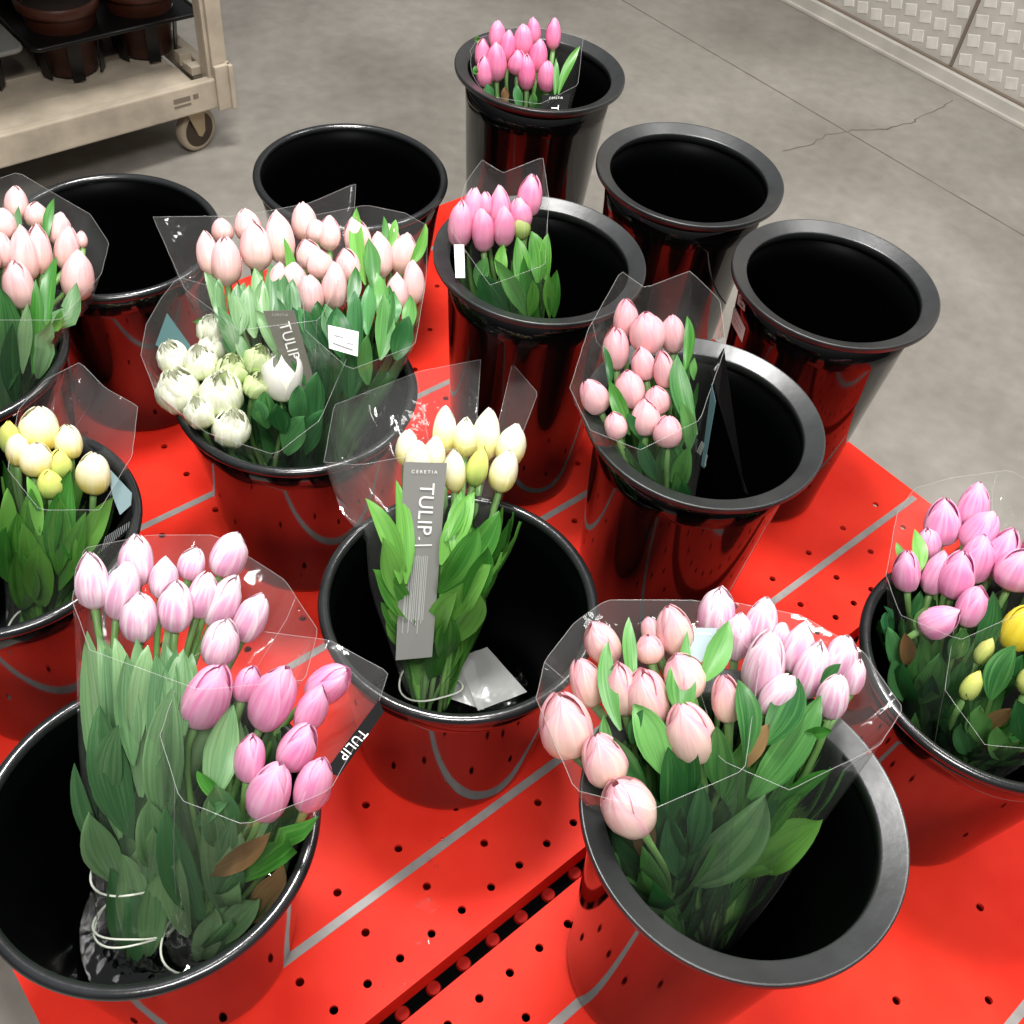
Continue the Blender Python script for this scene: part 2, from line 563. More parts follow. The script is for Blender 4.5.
def hole_rows(y0, y1):
    """x positions for the perforations of one panel, taken from the rows around each grey strip"""
    out = []
    gap = .2625
    for side in (1, -1):
        def add(yrel, xs):
            y = gap + side * yrel
            if y0 + .02 < y < y1 - .02:
                for x in xs:
                    if TX0 + .03 < x < TX1 - .02:
                        out.append((x, y))
        add(.0465, [.197 + .0463 * k - .2778 for k in range(40)])
        add(.096, [.228 + .0913 * k - .2739 for k in range(20)])
        for li, l in enumerate((.1265, .465, .8135, 1.153)):
            if li == 0:
                add(l + .030, [.228 + .0915 * k - .2745 for k in range(20)])
                add(l + .103, [.32 + .1826 * k - .3652 for k in range(12)])
            else:
                add(l - .033, [.32 + .0915 * k - .366 for k in range(20)])
                add(l - .105, [.32 + .1826 * k - .3652 for k in range(12)])
                add(l + .060, [.411 + .0915 * k - .4575 for k in range(20)])
                add(l + .135, [.411 + .1826 * k - .3652 for k in range(12)])
    return out


def panel(name, y0, y1):
    cu = bpy.data.curves.new(name, 'CURVE')
    cu.dimensions = '2D'
    cu.fill_mode = 'BOTH'
    cu.extrude = .003
    def spl(pts):
        s = cu.splines.new('POLY')
        s.points.add(len(pts) - 1)
        for k, p in enumerate(pts):
            s.points[k].co = (p[0], p[1], 0, 1)
        s.use_cyclic_u = True
    spl([(TX0, y0), (TX1, y0), (TX1, y1), (TX0, y1)])
    for (x, y) in hole_rows(y0, y1):
        spl([(x + .0052 * math.cos(a), y + .0052 * math.sin(a)) for a in [2 * math.pi * k / 14 for k in range(14)]])
    tmp = bpy.data.objects.new(name, cu)
    COL.objects.link(tmp)
    dg = bpy.context.evaluated_depsgraph_get()
    me = bpy.data.meshes.new_from_object(tmp.evaluated_get(dg))
    bpy.data.objects.remove(tmp)
    me.materials.clear()
    for v in me.vertices:
        v.co.z -= .003
        v.co -= table.location
        v.co.z += 0
    o = link(name, me, M['red'], table)
    return o


def tb(name, lst, mat, bevel=.002, parent=None):
    t = table.location
    return link(name, boxes(name, [(a - t.x, b - t.x, c - t.y, d - t.y, e - t.z, f - t.z) for (a, b, c, d, e, f) in lst], bevel), mat, parent or table)


pa = panel('top_panel', TYG1, TY1)
pb = panel('top_panel', TY0, TYG0)
for y in (.3885, .7275, 1.0745, 1.4155):
    tb('grey_strip', [(TX0 + .002, TX1 - .012, y - .0055, y + .0055, -.002, .0009)], M['strip'], .0003, pa)
for y in (.140, -.202, -.5455, -.885):
    tb('grey_strip', [(TX0 + .002, TX1 - .012, y - .0055, y + .0055, -.002, .0009)], M['strip'], .0003, pb)
for (y0, y1) in ((TYG1, TY1), (TY0, TYG0)):
    tb('side_skirt', [(TX0, TX0 + .012, y0, y1, -.06, -.0065), (TX1 - .012, TX1, y0, y1, -.06, -.0065),
                      (TX0 + .012, TX1 - .012, y0, y0 + .006, -.06, -.0065), (TX0 + .012, TX1 - .012, y1 - .006, y1, -.06, -.0065)], M['red'])
tb('under_rail', [(TX0 + .02, TX1 - .02, .17, .355, -.09, -.05)], M['gap_shade_black'])  # painted black to stand in for the shade down in the gap
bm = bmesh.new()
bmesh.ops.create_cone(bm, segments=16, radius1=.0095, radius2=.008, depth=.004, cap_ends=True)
light_spot_me = bpy.data.meshes.new('light_spot')
bm.to_mesh(light_spot_me)
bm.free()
light_spot_me.materials.append(M['light_spot_red'])
for k in range(31):  # red discs imitate spots of light falling through the perforations
    o = bpy.data.objects.new('light_spot', light_spot_me)
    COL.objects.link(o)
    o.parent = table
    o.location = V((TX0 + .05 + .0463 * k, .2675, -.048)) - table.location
tb('lower_shelf', [(TX0 + .03, TX1 - .03, TY0 + .03, TY1 - .03, -.16, -.15)], M['red'])
for (x, y) in ((TX0 + .06, TY0 + .06), (TX1 - .06, TY0 + .06), (TX0 + .06, TY1 - .06), (TX1 - .06, TY1 - .06)):
    tb('table_leg', [(x - .03, x + .03, y - .03, y + .03, FZ, -.0065)], M['red'])

# ------------------------------------------------------------------ buckets
HA, HB, RA, RB, BA, BB = .4229, .3138, .150, .1615, .103, .1174


def body_prof(h, rt, rb, lip):
    out = [(.0, .004), (rb - .012, .004), (rb - .006, .0), (rb, .003), (rb + .002, .012)]
    out += [(rb + (rt - rb) * t, h * t) for t in (.1, .3, .5, .7, .85)] + [(rt, h - lip)]
    no = len(out)
    ti = rt - .004
    out += [(ti, h - lip)]
    out += [(rb - .004 + (ti - rb + .004) * t, h * t) for t in (.85, .6, .35, .1)] + [(rb - .008, .012), (0, .012)]
    return out, no


profA, nA = body_prof(HA, .131, BA, .020)
profB, nB = body_prof(HB, .1545, BB, .006)
bodyA = lathe('bucket_body_tall', profA, 96, lambda j: 0 if j < nA - 1 else 1)
bodyB = lathe('bucket_body_wide', profB, 96, lambda j: 0 if j < nB - 1 else 1)
for b_ in (bodyA, bodyB):
    b_.materials.append(M['black_gloss_tall' if b_ is bodyA else 'black_gloss'])
    b_.materials.append(M['black_inner_shade'])
rimA = lathe('bucket_rim_flat', [(.1258, HA - .022), (.1262, HA - .0105), (.1265, HA - .0095), (.1272, HA - .0088), (.1282, HA - .0083), (.1462, HA - .0012), (.1472, HA - .0007), (.1482, HA - .0004), (.1491, HA - .0008), (.1497, HA - .0016), (RA, HA - .003), (.1497, HA - .0082), (.1490, HA - .009), (.146, HA - .0095), (.134, HA - .014), (.1315, HA - .022)], 96, closed=True)
rimB = lathe('bucket_rim_round', [(RB - .0065 + .0068 * math.cos(a), HB - .006 + .0068 * math.sin(a)) for a in [2 * math.pi * k / 12 for k in range(12)]], 96, closed=True)
rimA.materials.append(M['rim_flat'])
rimB.materials.append(M['rim_round'])

BUCK = {
    'B1': ('A', 1.225, 1.272, 'tall black bucket farthest back, holding one bunch of hot pink tulips'),
    'B2': ('A', 1.217, .897, 'tall empty black bucket with a flat rim between the back bucket and the stickered one'),
    'B3': ('A', 1.195, .584, 'tall empty black bucket with a white sticker, at the table edge by the grey floor'),
    'B4': ('A', .868, .856, 'tall black flat-rimmed bucket holding a single small bunch of rose pink tulips'),
    'B5': ('A', .826, .497, 'tall black flat-rimmed bucket holding one bunch of blush tulips beside a black tag'),
    'B11': ('A', .481, .121, 'tall black flat-rimmed bucket in front holding peach and striped lilac-pink tulips'),
    'B6': ('B', .855, 1.310, 'empty wide black bucket with thin rim behind the three-bunch bucket, nearest the caster'),
    'B7': ('B', .456, 1.361, 'wide black bucket with only water inside, standing below the trolley'),
    'B8': ('B', .506, .920, 'wide black bucket packed with pale pink bunches and white-green double tulips'),
    'B9': ('B', .470, .515, 'wide black bucket holding the white tulips with long grey tag and clear packets'),
    'B10': ('B', .070, .484, 'wide black bucket in front at left with two bunches standing in water'),
    'B12': ('B', .921, .075, 'wide black bucket cut by the right picture edge, with pink and yellow tulips'),
    'B13': ('B', .098, .912, 'wide black bucket cut by the left picture edge, with yellow and white tulips'),
    'B14': ('B', .156, 1.235, 'wide black bucket at the left picture edge, mostly hidden below pale pink tulips'),
}
first = {}
for k, (ty, x, y, lab) in BUCK.items():
    b_ = tag(empty('flower_bucket', (x, y, .0002)), lab, 'bucket', 'black flower buckets on the red table')
    BUCK[k] = BUCK[k] + (b_,)
    src = first.get(ty)
    for nm, me in (('bucket_body', bodyA if ty == 'A' else bodyB), ('rim', rimA if ty == 'A' else rimB)):
        o = bpy.data.objects.new(nm, me) if src is None else src[nm].copy()
        COL.objects.link(o)
        o.parent = b_
        first.setdefault(ty, {})
        if src is None:
            first[ty][nm] = o
    for ch in b_.children:
        ch.rotation_euler.z = random.random() * 6


def water(key, z, lab):
    ty, x, y, _, _ = BUCK[key]
    r = ((BA + (.131 - BA) * z / HA) if ty == 'A' else (BB + (.1545 - BB) * z / HB)) - .0065
    vs = [(0, 0, 0)]
    fs = []
    NR, NS = 10, 48
    for i in range(1, NR + 1):
        for k in range(NS):
            a = 2 * math.pi * k / NS
            px, py = r * i / NR * math.cos(a), r * i / NR * math.sin(a)
            vs.append((px, py, .0012 * noise.noise(V((px * 60, py * 60, x)))))
    for k in range(NS):
        fs.append((0, 1 + k, 1 + (k + 1) % NS))
    for i in range(NR - 1):
        for k in range(NS):
            fs.append((1 + i * NS + k, 1 + (i + 1) * NS + k, 1 + (i + 1) * NS + (k + 1) % NS, 1 + i * NS + (k + 1) % NS))
    o = link('bucket_water', mesh('bucket_water', vs, fs), M['water'])
    o.location = (x, y, z)
    tag(o, lab, 'water', kind='stuff')


water('B7', .09, 'dark water at the bottom of the wide bucket below the trolley')
water('B9', .055, 'dark water around the stems of the white tulips with grey tag')
water('B10', .05, 'dark water in the front left bucket around the tied stems')
water('B11', .07, 'dark water in the front bucket with peach and lilac tulips')

# stickers on the outside of B3


def wall_patch(bk, us, name, mat, off=.0008):
    """small label following the bucket wall, from four picture corners"""
    ty, bx, by, _, root = BUCK[bk]
    def hit(u, v):
        lo, hi = .5, 3.0
        d = .8
        while d < 3:
            p = P(u, v, d)
            rr = BA + (.131 - BA) * p.z / HA
            if math.hypot(p.x - bx, p.y - by) < rr + off:
                return p
            d += .0004
        return p
    (a, b, c, d) = us
    vs, fs = [], []
    n, m_ = 8, 4
    for j in range(m_ + 1):
        for i in range(n + 1):
            s, t = i / n, j / m_
            u = (a[0] * (1 - s) + b[0] * s) * (1 - t) + (d[0] * (1 - s) + c[0] * s) * t
            v = (a[1] * (1 - s) + b[1] * s) * (1 - t) + (d[1] * (1 - s) + c[1] * s) * t
            vs.append(hit(u, v) - root.location)
    for j in range(m_):
        for i in range(n):
            k = j * (n + 1) + i
            fs.append((k, k + 1, k + n + 2, k + n + 1))
    return link(name, mesh(name, vs, fs), mat, root)


st = wall_patch('B3', [(734, 305), (745.5, 328.5), (742, 342.5), (731, 322)], 'sticker', M['white_label'])
for a in (.35, .6):
    L0 = [(734 - 3 * a + 1.6, 305 + 17 * a + 3), (745.5 - 3.5 * a - 2.2, 328.5 + 14 * a - 4.5), (745.5 - 3.5 * a - 2.3, 328.5 + 14 * a - 3.8), (734 - 3 * a + 1.5, 305 + 17 * a + 3.8)]
    q = wall_patch('B3', L0, 'print', M['ink_pale'], .0014)
    q.parent = st
q = wall_patch('B3', [(738.6, 293), (746, 300), (744.5, 311.5), (737, 304)], 'round_sticker', M['white_label'])
q2 = wall_patch('B3', [(740, 302), (743, 306), (742.4, 307.6), (739.6, 303.8)], 'print', M['ink_teal'], .0014)
q2.parent = q
q2 = wall_patch('B3', [(740.4, 297.5), (743, 300.6), (742.8, 302.2), (740.2, 299.2)], 'print', M['ink_grey'], .0014)
q2.parent = q

# ------------------------------------------------------------------ flowers
RO = [(0, .10), (.06, .26), (.16, .41), (.32, .49), (.45, .5), (.62, .46), (.78, .37), (.9, .24), (1, .08)]
RI = [(0, .10), (.06, .26), (.16, .41), (.32, .49), (.45, .5), (.62, .45), (.78, .34), (.9, .2), (1, .03)]
WN = [(0, 62), (.3, 66), (.55, 58), (.72, 44), (.86, 26), (.95, 12), (1, 2)]
WO = [(0, 62), (.3, 68), (.6, 66), (.76, 58), (.88, 44), (.95, 28), (1, 10)]


def bloom_mesh(seed, opened=0.0, ragged=0.0):
    rnd = random.Random(seed)
    vs, fs, uvs = [], [], []
    nu, nv = 8, 12
    for layer in (0, 1):
        for k in range(3):
            th0 = math.radians(120 * k + 60 * layer + rnd.uniform(-8, 8))
            ln = (1.0 if layer == 0 else 1.0) * rnd.uniform(.93, 1.02)
            rs = (1.0 if layer == 0 else .9) * rnd.uniform(.98, 1.02)
            op = opened * rnd.uniform(.6, 1.3) + rnd.uniform(-.02, .035)
            tipx = rnd.uniform(-.06, .06)
            base = len(vs)
            for j in range(nv + 1):
                v = j / nv
                for i in range(nu + 1):
                    u = -1 + 2 * i / nu
                    w = math.radians(interp(WN, v) if opened > .2 else interp(WO, v) if layer == 0 else 66)
                    th = th0 + u * w + tipx * v * v
                    r = interp(RO if layer == 0 else RI, v) * rs + op * v ** 2.2 * (1 if layer == 0 else .5)
                    r *= 1 + (.055 if layer == 0 else .02) * (abs(u) ** 2) - .03 * math.exp(-(u * 5) ** 2) * (1 if v < .8 else .3)
                    z = v * ln - .03 * abs(u) ** 2 * v + ragged * rnd.uniform(-.02, .02) * v
                    vs.append((r * math.cos(th), r * math.sin(th), z))
                    uvs.append(((u + 1) / 2, v))
            for j in range(nv):
                for i in range(nu):
                    a = base + j * (nu + 1) + i
                    fs.append((a, a + 1, a + nu + 2, a + nu + 1))
    return mesh('bloom', vs, fs, True, uvs)


def double_mesh(seed, opened=0.0):
    rnd = random.Random(seed)
    vs, fs, uvs = [], [], []
    nu, nv = 6, 9
    RD = [(0, .10), (.1, .32), (.3, .46), (.5, .48), (.7, .43), (.88, .32), (1, .2)]
    WD = [(0, 40), (.4, 44), (.7, 42), (.88, 32), (.97, 18), (1, 8)]
    for layer, cnt in enumerate((6, 6, 6, 5, 4)):
        for k in range(cnt):
            th0 = math.radians(360 / cnt * k + 27 * layer + rnd.uniform(-12, 12))
            ln = rnd.uniform(.80, 1.0) * (.94 + .015 * layer)
            rs = (1.0, .84, .66, .46, .22)[layer] * rnd.uniform(.95, 1.05)
            op = rnd.uniform(.0, .13) * (1 - layer * .18)
            base = len(vs)
            for j in range(nv + 1):
                v = j / nv
                for i in range(nu + 1):
                    u = -1 + 2 * i / nu
                    w = math.radians(interp(WD, v))
                    th = th0 + u * w
                    r = interp(RD, v) * rs + op * v ** 2
                    r *= 1 + .06 * u * u
                    z = v * ln - .05 * abs(u) ** 2 * v + rnd.uniform(-.03, .03) * v
                    vs.append((r * math.cos(th), r * math.sin(th), z))
                    uvs.append(((u + 1) / 2, v))
            for j in range(nv):
                for i in range(nu):
                    a = base + j * (nu + 1) + i
                    fs.append((a, a + 1, a + nu + 2, a + nu + 1))
    return mesh('double_bloom', vs, fs, True, uvs)


BLOOMS = {}


def get_bloom(color, variant, shape):
    key = (color, variant, shape)
    if key not in BLOOMS:
        if shape == 'double':
            me = double_mesh(100 + variant)
        elif shape == 'open':
            me = bloom_mesh(60 + variant, .22)
        elif shape == 'bud':
            me = bloom_mesh(30 + variant, -.07)
        else:
            me = bloom_mesh(10 + variant, (.015, .06, .09, .04, .0)[variant % 5])
        me.materials.append(PET[color])
        BLOOMS[key] = me
    return BLOOMS[key]


def clamp_in(p, bk, m=.008, zl=.006):
    ty, bx, by, _, _ = BUCK[bk]
    h = HA if ty == 'A' else HB
    if p.z < h + zl:
        z = max(p.z, .016)
        rr = (BA + (.131 - BA) * min(z / HA, 1) if ty == 'A' else BB + (.1545 - BB) * min(z / HB, 1)) - .005 - m
        d = math.hypot(p.x - bx, p.y - by)
        if d > rr:
            p = V((bx + (p.x - bx) * rr / d, by + (p.y - by) * rr / d, p.z))
        p.z = z
    return p


def leaf_mesh(pts, width, outward, fold=.35, rnd=random):
    """lance shaped leaf along a polyline, folded towards the stem"""
    n = len(pts)
    vs, uvs, fs = [], [], []
    prof = [(0, .14), (.12, .5), (.3, .86), (.48, 1), (.65, .9), (.82, .58), (.93, .27), (1, .02)]
    wav = rnd.uniform(0, 6)
    for i, p in enumerate(pts):
        t = i / (n - 1)
        T = (pts[min(i + 1, n - 1)] - pts[max(i - 1, 0)]).normalized()
        O = outward - T * outward.dot(T)
        O.normalize()
        S = T.cross(O)
        w = width * .5 * interp(prof, t)
        f = fold * (1.2 - .8 * t)
        for k in (-1, -.55, 0, .55, 1):
            q = p + S * w * k * math.cos(f * abs(k)) - O * w * abs(k) * math.sin(f) + O * (.08 * width * abs(k) * math.sin(wav + t * 7 + k))
            vs.append(q)
            uvs.append(((k + 1) / 2, t))
    for i in range(n - 1):
        for k in range(4):
            a = i * 5 + k
            fs.append((a, a + 1, a + 6, a + 5))
    return mesh('leaf', vs, fs, True, uvs)


class Bunch:
    def __init__(s, bk, base, top, label, seed, kcam=.6, leafmat='leaf', group=None, sleeve_h=None):
        s.bk = bk
        s.base, s.top = V(base), V(top)
        s.axis = (s.top - s.base).normalized()
        s.len = (s.top - s.base).length
        s.tocam = (CAM - s.top).normalized()
        s.n = (s.axis + kcam * s.tocam).normalized()
        s.rnd = random.Random(seed)
        s.root = tag(empty('tulip_bouquet', s.base), label, 'bouquet', 'wrapped tulip bunches in the buckets')
        s.leafmat = leafmat
        s.tulips = []
        s.nb = 0

    def dp(s, u, v, off=0):
        return depth_plane(u, v, s.top, s.n) + off

    def surf(s, u, v, off=0):
        best = None
        for i in range(41):
            t = i / 40
            a, b, d = proj(s.base + (s.top - s.base) * t)
            q = (a - u) ** 2 + (b - v) ** 2
            if best is None or q < best[0]:
                best = (q, t, d)
        t = best[1]
        k = t * t * (3 - 2 * t)
        return (best[2] - .025) * (1 - k) + (s.dp(u, v) - .004) * k + off

    def tulip(s, bu, bv, tu, tv, wpx, color, shape='normal', leaves=2, doff=0):
        rnd = s.rnd
        u, v = (bu + tu) / 2, (bv + tv) / 2
        d = s.dp(u, v, doff + rnd.uniform(-.008, .008))
        c = P(u, v, d)
        e = (P(tu, tv, d) - P(bu, bv, d))
        lpx = e.length
        e.normalize()
        w = (CAM - c).normalized()
        d0 = ((c - s.base).normalized() + .35 * s.axis).normalized()
        sn = max(-.15, min(.55, d0.dot(w))) if shape != 'double' else .74
        dr = (e * math.sqrt(1 - sn * sn) + w * sn).normalized()
        W = wpx * d / F
        L = lpx / math.sqrt(1 - sn * sn)
        if shape == 'double':
            L = max(.85 * W, min(L, 1.25 * W))
        else:
            L = max(1.22 * W, min(L, 2.1 * W))
        b0 = c - dr * L * .5
        # stem
        ra = rnd.uniform(0, 6.28)
        off = V((math.cos(ra), math.sin(ra), 0)) * .026 * math.sqrt(rnd.random())
        p0 = s.base + off
        k = (b0 - p0).length
        pts = bez(p0, p0 + s.axis * k * .45, b0 - dr * k * .3, b0 + dr * L * .03, 9)
        pts = [clamp_in(p, s.bk) if i < 9 else p for i, p in enumerate(pts)]
        st = link('tulip', tube('stem', [p - s.base for p in pts], [.0036] * 9 + [.0045]), M['stem'], s.root)
        bl = bpy.data.objects.new('bloom', get_bloom(color, s.nb % 5, shape))
        s.nb += 1
        COL.objects.link(bl)
        bl.parent = st
        q = dr.to_track_quat('Z', 'Y')
        bl.matrix_basis = Matrix.Translation(b0 - s.base) @ q.to_matrix().to_4x4() @ Matrix.Rotation(rnd.uniform(0, 6.28), 4, 'Z') @ Matrix.Diagonal((W * 1.03, W * 1.03, L, 1))
        s.tulips.append((st, pts, b0, dr))
        for k in range(leaves):
            s.auto_leaf(st, pts, b0)
        s.auto_leaf(st, pts, b0, True)

    def auto_leaf(s, st, pts, b0, low=False):
        rnd = s.rnd
        i0 = 0 if low else rnd.choice((1, 1, 2, 2, 3))
        p0 = pts[i0]
        ctr = s.base + s.axis * (b0 - s.base).dot(s.axis)
        out = (b0 - ctr)
        out += V((rnd.uniform(-1, 1), rnd.uniform(-1, 1), rnd.uniform(-.4, .4))) * .035
        out -= s.axis * out.dot(s.axis)
        if out.length < 1e-4:
            out = V((1, 0, 0))
        out.normalize()
        hh = rnd.uniform(.3, .55) if low else rnd.uniform(.62, .98)
        tip = p0 + (b0 - p0) * hh + out * (rnd.uniform(.012, .03) if low else rnd.uniform(.012, .045))
        k = (tip - p0).length
        c1 = p0 + (b0 - p0).normalized() * k * .4 + out * .018
        c2 = tip - (b0 - p0).normalized() * k * .3 + out * .008
        L = [clamp_in(p, s.bk, .010, .035) for p in bez(p0, c1, c2, tip, 9)]
        m = leaf_mesh([p - s.base for p in L], rnd.uniform(.024, .042), out, rnd.uniform(.25, .6), rnd)
        link('leaf', m, M[s.leafmat], st)

    def leaf(s, ru, rv, tu, tv, wpx, mat=None, off=0, bend=.25):
        """a leaf whose root and tip are known; it leans out on the near side of the bunch"""
        rnd = s.rnd
        d0, d1 = s.surf(ru, rv, .004), s.surf(tu, tv, off - .020)
        p0, p1 = P(ru, rv, d0), P(tu, tv, d1)
        out = (CAM - p0).normalized()
        k = (p1 - p0).length
        ax = (p1 - p0).normalized()
        side = ax.cross(out) * rnd.uniform(-.12, .12) * k
        pts = bez(p0, p0 + ax * k * .35 + out * k * bend * .25 + side, p1 - ax * k * .3 + out * k * bend * .2 + side, p1, 10)
        pts = [clamp_in(p, s.bk, .010, .035) for p in pts]
        m = leaf_mesh([p - s.base for p in pts], wpx * (d0 + d1) / 2 / F, (out + .5 * ax.cross(out) * rnd.uniform(-1, 1)).normalized() * -1, rnd.uniform(.2, .5), rnd)
        # attach to the tulip whose stem is closest
        best = min(s.tulips, key=lambda t: min((q - p0).length for q in t[1]))
        link('leaf', m, M[mat or s.leafmat], best[0])

    def sleeve(s, rim, r0=.036, k=.5):
        rnd = s.rnd
        pts3 = [P(u, v, s.dp(u, v, o * k)) for (u, v, o) in rim]
        # resample closed rim
        n = 72
        seg = [(pts3[(i + 1) % len(pts3)] - pts3[i]).length for i in range(len(pts3))]
        tot = sum(seg)
        ring = []
        for j in range(n):
            x = tot * j / n
            i = 0
            while x > seg[i]:
                x -= seg[i]
                i += 1
            ring.append(pts3[i].lerp(pts3[(i + 1) % len(pts3)], x / seg[i]))
        # angle of each rim point round the axis
        c0 = s.base + s.axis * .02
        NL = 16
        vs, fs = [], []
        ph = rnd.uniform(0, 50)
        e1 = s.axis.orthogonal().normalized()
        e2 = s.axis.cross(e1)
        for l in range(NL + 1):
            t = l / NL
            for j, q in enumerate(ring):
                rad = q - s.base
                rad = rad - s.axis * rad.dot(s.axis)
                dirn = rad.normalized() if rad.length > 1e-5 else e1
                b = c0 + dirn * r0
                tt = t ** 1.08
                p = b.lerp(q, tt)
                a = math.atan2(dirn.dot(e2), dirn.dot(e1))
                wr = .006 * noise.noise(V((math.cos(a) * 5, math.sin(a) * 5, t * 1.6 + ph))) + .003 * math.sin(a * 11 + ph + 2 * t) * (1 - t)
                p = p + dirn * wr * (1.3 * math.sin(math.pi * min(1, t * 1.02)) + .12)
                vs.append(clamp_in(p, s.bk, .004) - s.base)
        for l in range(NL):
            for j in range(n):
                j2 = (j + 1) % n
                fs.append((l * n + j, l * n + j2, (l + 1) * n + j2, (l + 1) * n + j))
        o = link('cellophane_sleeve', mesh('cellophane_sleeve', vs, fs), M['film'], s.root)
        o['label'] = 'clear cellophane sleeve'
        top = [v + s.base for v in vs[NL * n:]]
        link('sleeve_edge', tube('sleeve_edge', [v - s.base for v in top], .0004, 4, True), M['film_edge'], o)
        j = rnd.randrange(n)
        link('sleeve_seam', tube('sleeve_seam', [vs[l * n + j] for l in range(2, NL + 1)], .0004, 4), M['film_edge'], o)
        return o

    def band(s, h=.05, r=.033, count=1):
        for c in range(count):
            near = s.tocam - s.axis * s.tocam.dot(s.axis)
            ctr = s.base + s.axis * (h + c * .006) + near.normalized() * .012
            e1 = s.axis.orthogonal().normalized()
            e2 = s.axis.cross(e1)
            pts = []
            for k in range(40):
                a = 2 * math.pi * k / 40
                p = ctr + (e1 * math.cos(a) + e2 * math.sin(a)) * r * (1 + .05 * math.sin(3 * a + c)) + s.axis * .004 * math.sin(2 * a + c)
                pts.append(clamp_in(p, s.bk, .004) - s.base)
            o = link('rubber_band', tube('rubber_band', pts, .0013, 6, True), M['band'], s.root)
            o['label'] = 'white elastic tie around the stems'

    def paper(s, name, corners, mat, label=None, thick=.0006):
        """flat printed card: corners (u, v, depth offset from the bloom surface)"""
        ps = [P(u, v, s.surf(u, v, o)) for (u, v, o) in corners]
        nrm = (ps[1] - ps[0]).cross(ps[2] - ps[0]).normalized()
        c = sum(ps, V()) / len(ps)
        if nrm.dot(CAM - c) < 0:
            nrm = -nrm
        ps = [p - nrm * (p - ps[0]).dot(nrm) for p in ps]
        n = len(ps)
        vs = [p - s.base for p in ps] + [p - nrm * thick - s.base for p in ps]
        fs = [tuple(range(n)), tuple(range(2 * n - 1, n - 1, -1))] + [(i, n + i, n + (i + 1) % n, (i + 1) % n) for i in range(n)]
        o = link(name, mesh(name, vs, fs, False), mat, s.root)
        if label:
            o['label'] = label
        return dict(o=o, p=ps[0], n=nrm)

    def on(s, pl, u, v):
        return P(u, v, depth_plane(u, v, pl['p'] + pl['n'] * .0012, pl['n']))

    def text(s, pl, txt, u, v, du, dv, hpx, mat=None, spacing=1.0, mirror=False):
        cu = bpy.data.curves.new('lettering', 'FONT')
        cu.body = txt
        cu.align_x = 'CENTER'
        cu.align_y = 'CENTER'
        cu.space_character = spacing
        cu.extrude = .0
        o0 = s.on(pl, u, v)
        x = (s.on(pl, u + du, v + dv) - o0).normalized()
        z = pl['n']
        y = z.cross(x)
        size = hpx / .7 * (o0 - CAM).length / F
        cu.size = size
        tmp = bpy.data.objects.new('lettering', cu)
        COL.objects.link(tmp)
        me = bpy.data.meshes.new_from_object(tmp.evaluated_get(bpy.context.evaluated_depsgraph_get()))
        bpy.data.objects.remove(tmp)
        me.materials.clear()
        o = link('lettering', me, mat or M['ink_white'])
        o.parent = pl['o']
        m = Matrix((x, y, z)).transposed().to_4x4()
        o.matrix_basis = Matrix.Translation(o0 - s.base) @ m
        return o

    def lines(s, pl, quads, mat=None, name='small_print'):
        vs, fs = [], []
        for q in quads:
            b = len(vs)
            vs += [s.on(pl, u, v) - s.base for (u, v) in q]
            fs.append((b, b + 1, b + 2, b + 3))
        link(name, mesh(name, vs, fs, False), mat or M['ink_pale'], pl['o'])


def bar(u0, v0, u1, v1, w):
    l = math.hypot(u1 - u0, v1 - v0)
    nx, ny = -(v1 - v0) / l * w / 2, (u1 - u0) / l * w / 2
    return [(u0 + nx, v0 + ny), (u1 + nx, v1 + ny), (u1 - nx, v1 - ny), (u0 - nx, v0 - ny)]


def CR(x0, y0, sc):
    return lambda x, y: (x0 + x / sc, y0 + y / sc), sc


def blooms(b, crop, lst, color, leaves=3):
    f, sc = crop
    for row in lst:
        bx, by, tx, ty, w = row[:5]
        c = row[5] if len(row) > 5 else color
        sh = row[6] if len(row) > 6 else 'normal'
        u, v = f(bx, by)
        u2, v2 = f(tx, ty)
        b.tulip(u, v, u2, v2, w / sc, c, sh, leaves)


def pleaves(b, crop, lst):
    f, sc = crop
    for row in lst:
        rx, ry, tx, ty, w = row[:5]
        u, v = f(rx, ry)
        u2, v2 = f(tx, ty)
        b.leaf(u, v, u2, v2, w / sc, *(row[5:6]))


# --- front left bucket, striped bunch
b = Bunch('B10', (.012, .503, .045), (.189, .652, .40), 'bunch of striped lilac-pink tulips standing upright at the left of the front left bucket', 1, .75, 'leaf_grey')
blooms(b, CR(60, 510, 4.267), [(150, 425, 125, 180, 135), (330, 330, 325, 100, 140), (240, 475, 290, 215, 138), (335, 565, 340, 350, 148), (430, 380, 455, 195, 118), (490, 525, 500, 295, 145), (545, 300, 580, 155, 108), (680, 285, 760, 95, 145), (580, 465, 640, 260, 125), (640, 505, 760, 270, 135), (660, 665, 710, 460, 150), (770, 565, 870, 350, 128)], 'stripe')
pleaves(b, CR(0, 500, 1.955), [(235, 660, 170, 255, 70), (255, 660, 195, 400, 80), (275, 580, 268, 270, 60), (195, 690, 145, 515, 36), (235, 750, 175, 610, 72), (300, 720, 290, 590, 75), (320, 640, 335, 370, 80), (285, 760, 300, 640, 60), (215, 620, 230, 440, 60), (225, 560, 205, 290, 50), (260, 520, 248, 300, 50), (300, 520, 305, 300, 56), (330, 520, 345, 290, 56), (350, 480, 375, 300, 50), (240, 880, 215, 720, 60), (265, 900, 255, 760, 60), (290, 890, 300, 730, 60), (250, 860, 235, 690, 66), (300, 860, 318, 720, 46), (215, 500, 190, 262, 56), (240, 480, 225, 270, 50), (270, 470, 290, 285, 56), (320, 480, 325, 285, 56), (360, 460, 360, 290, 56)])
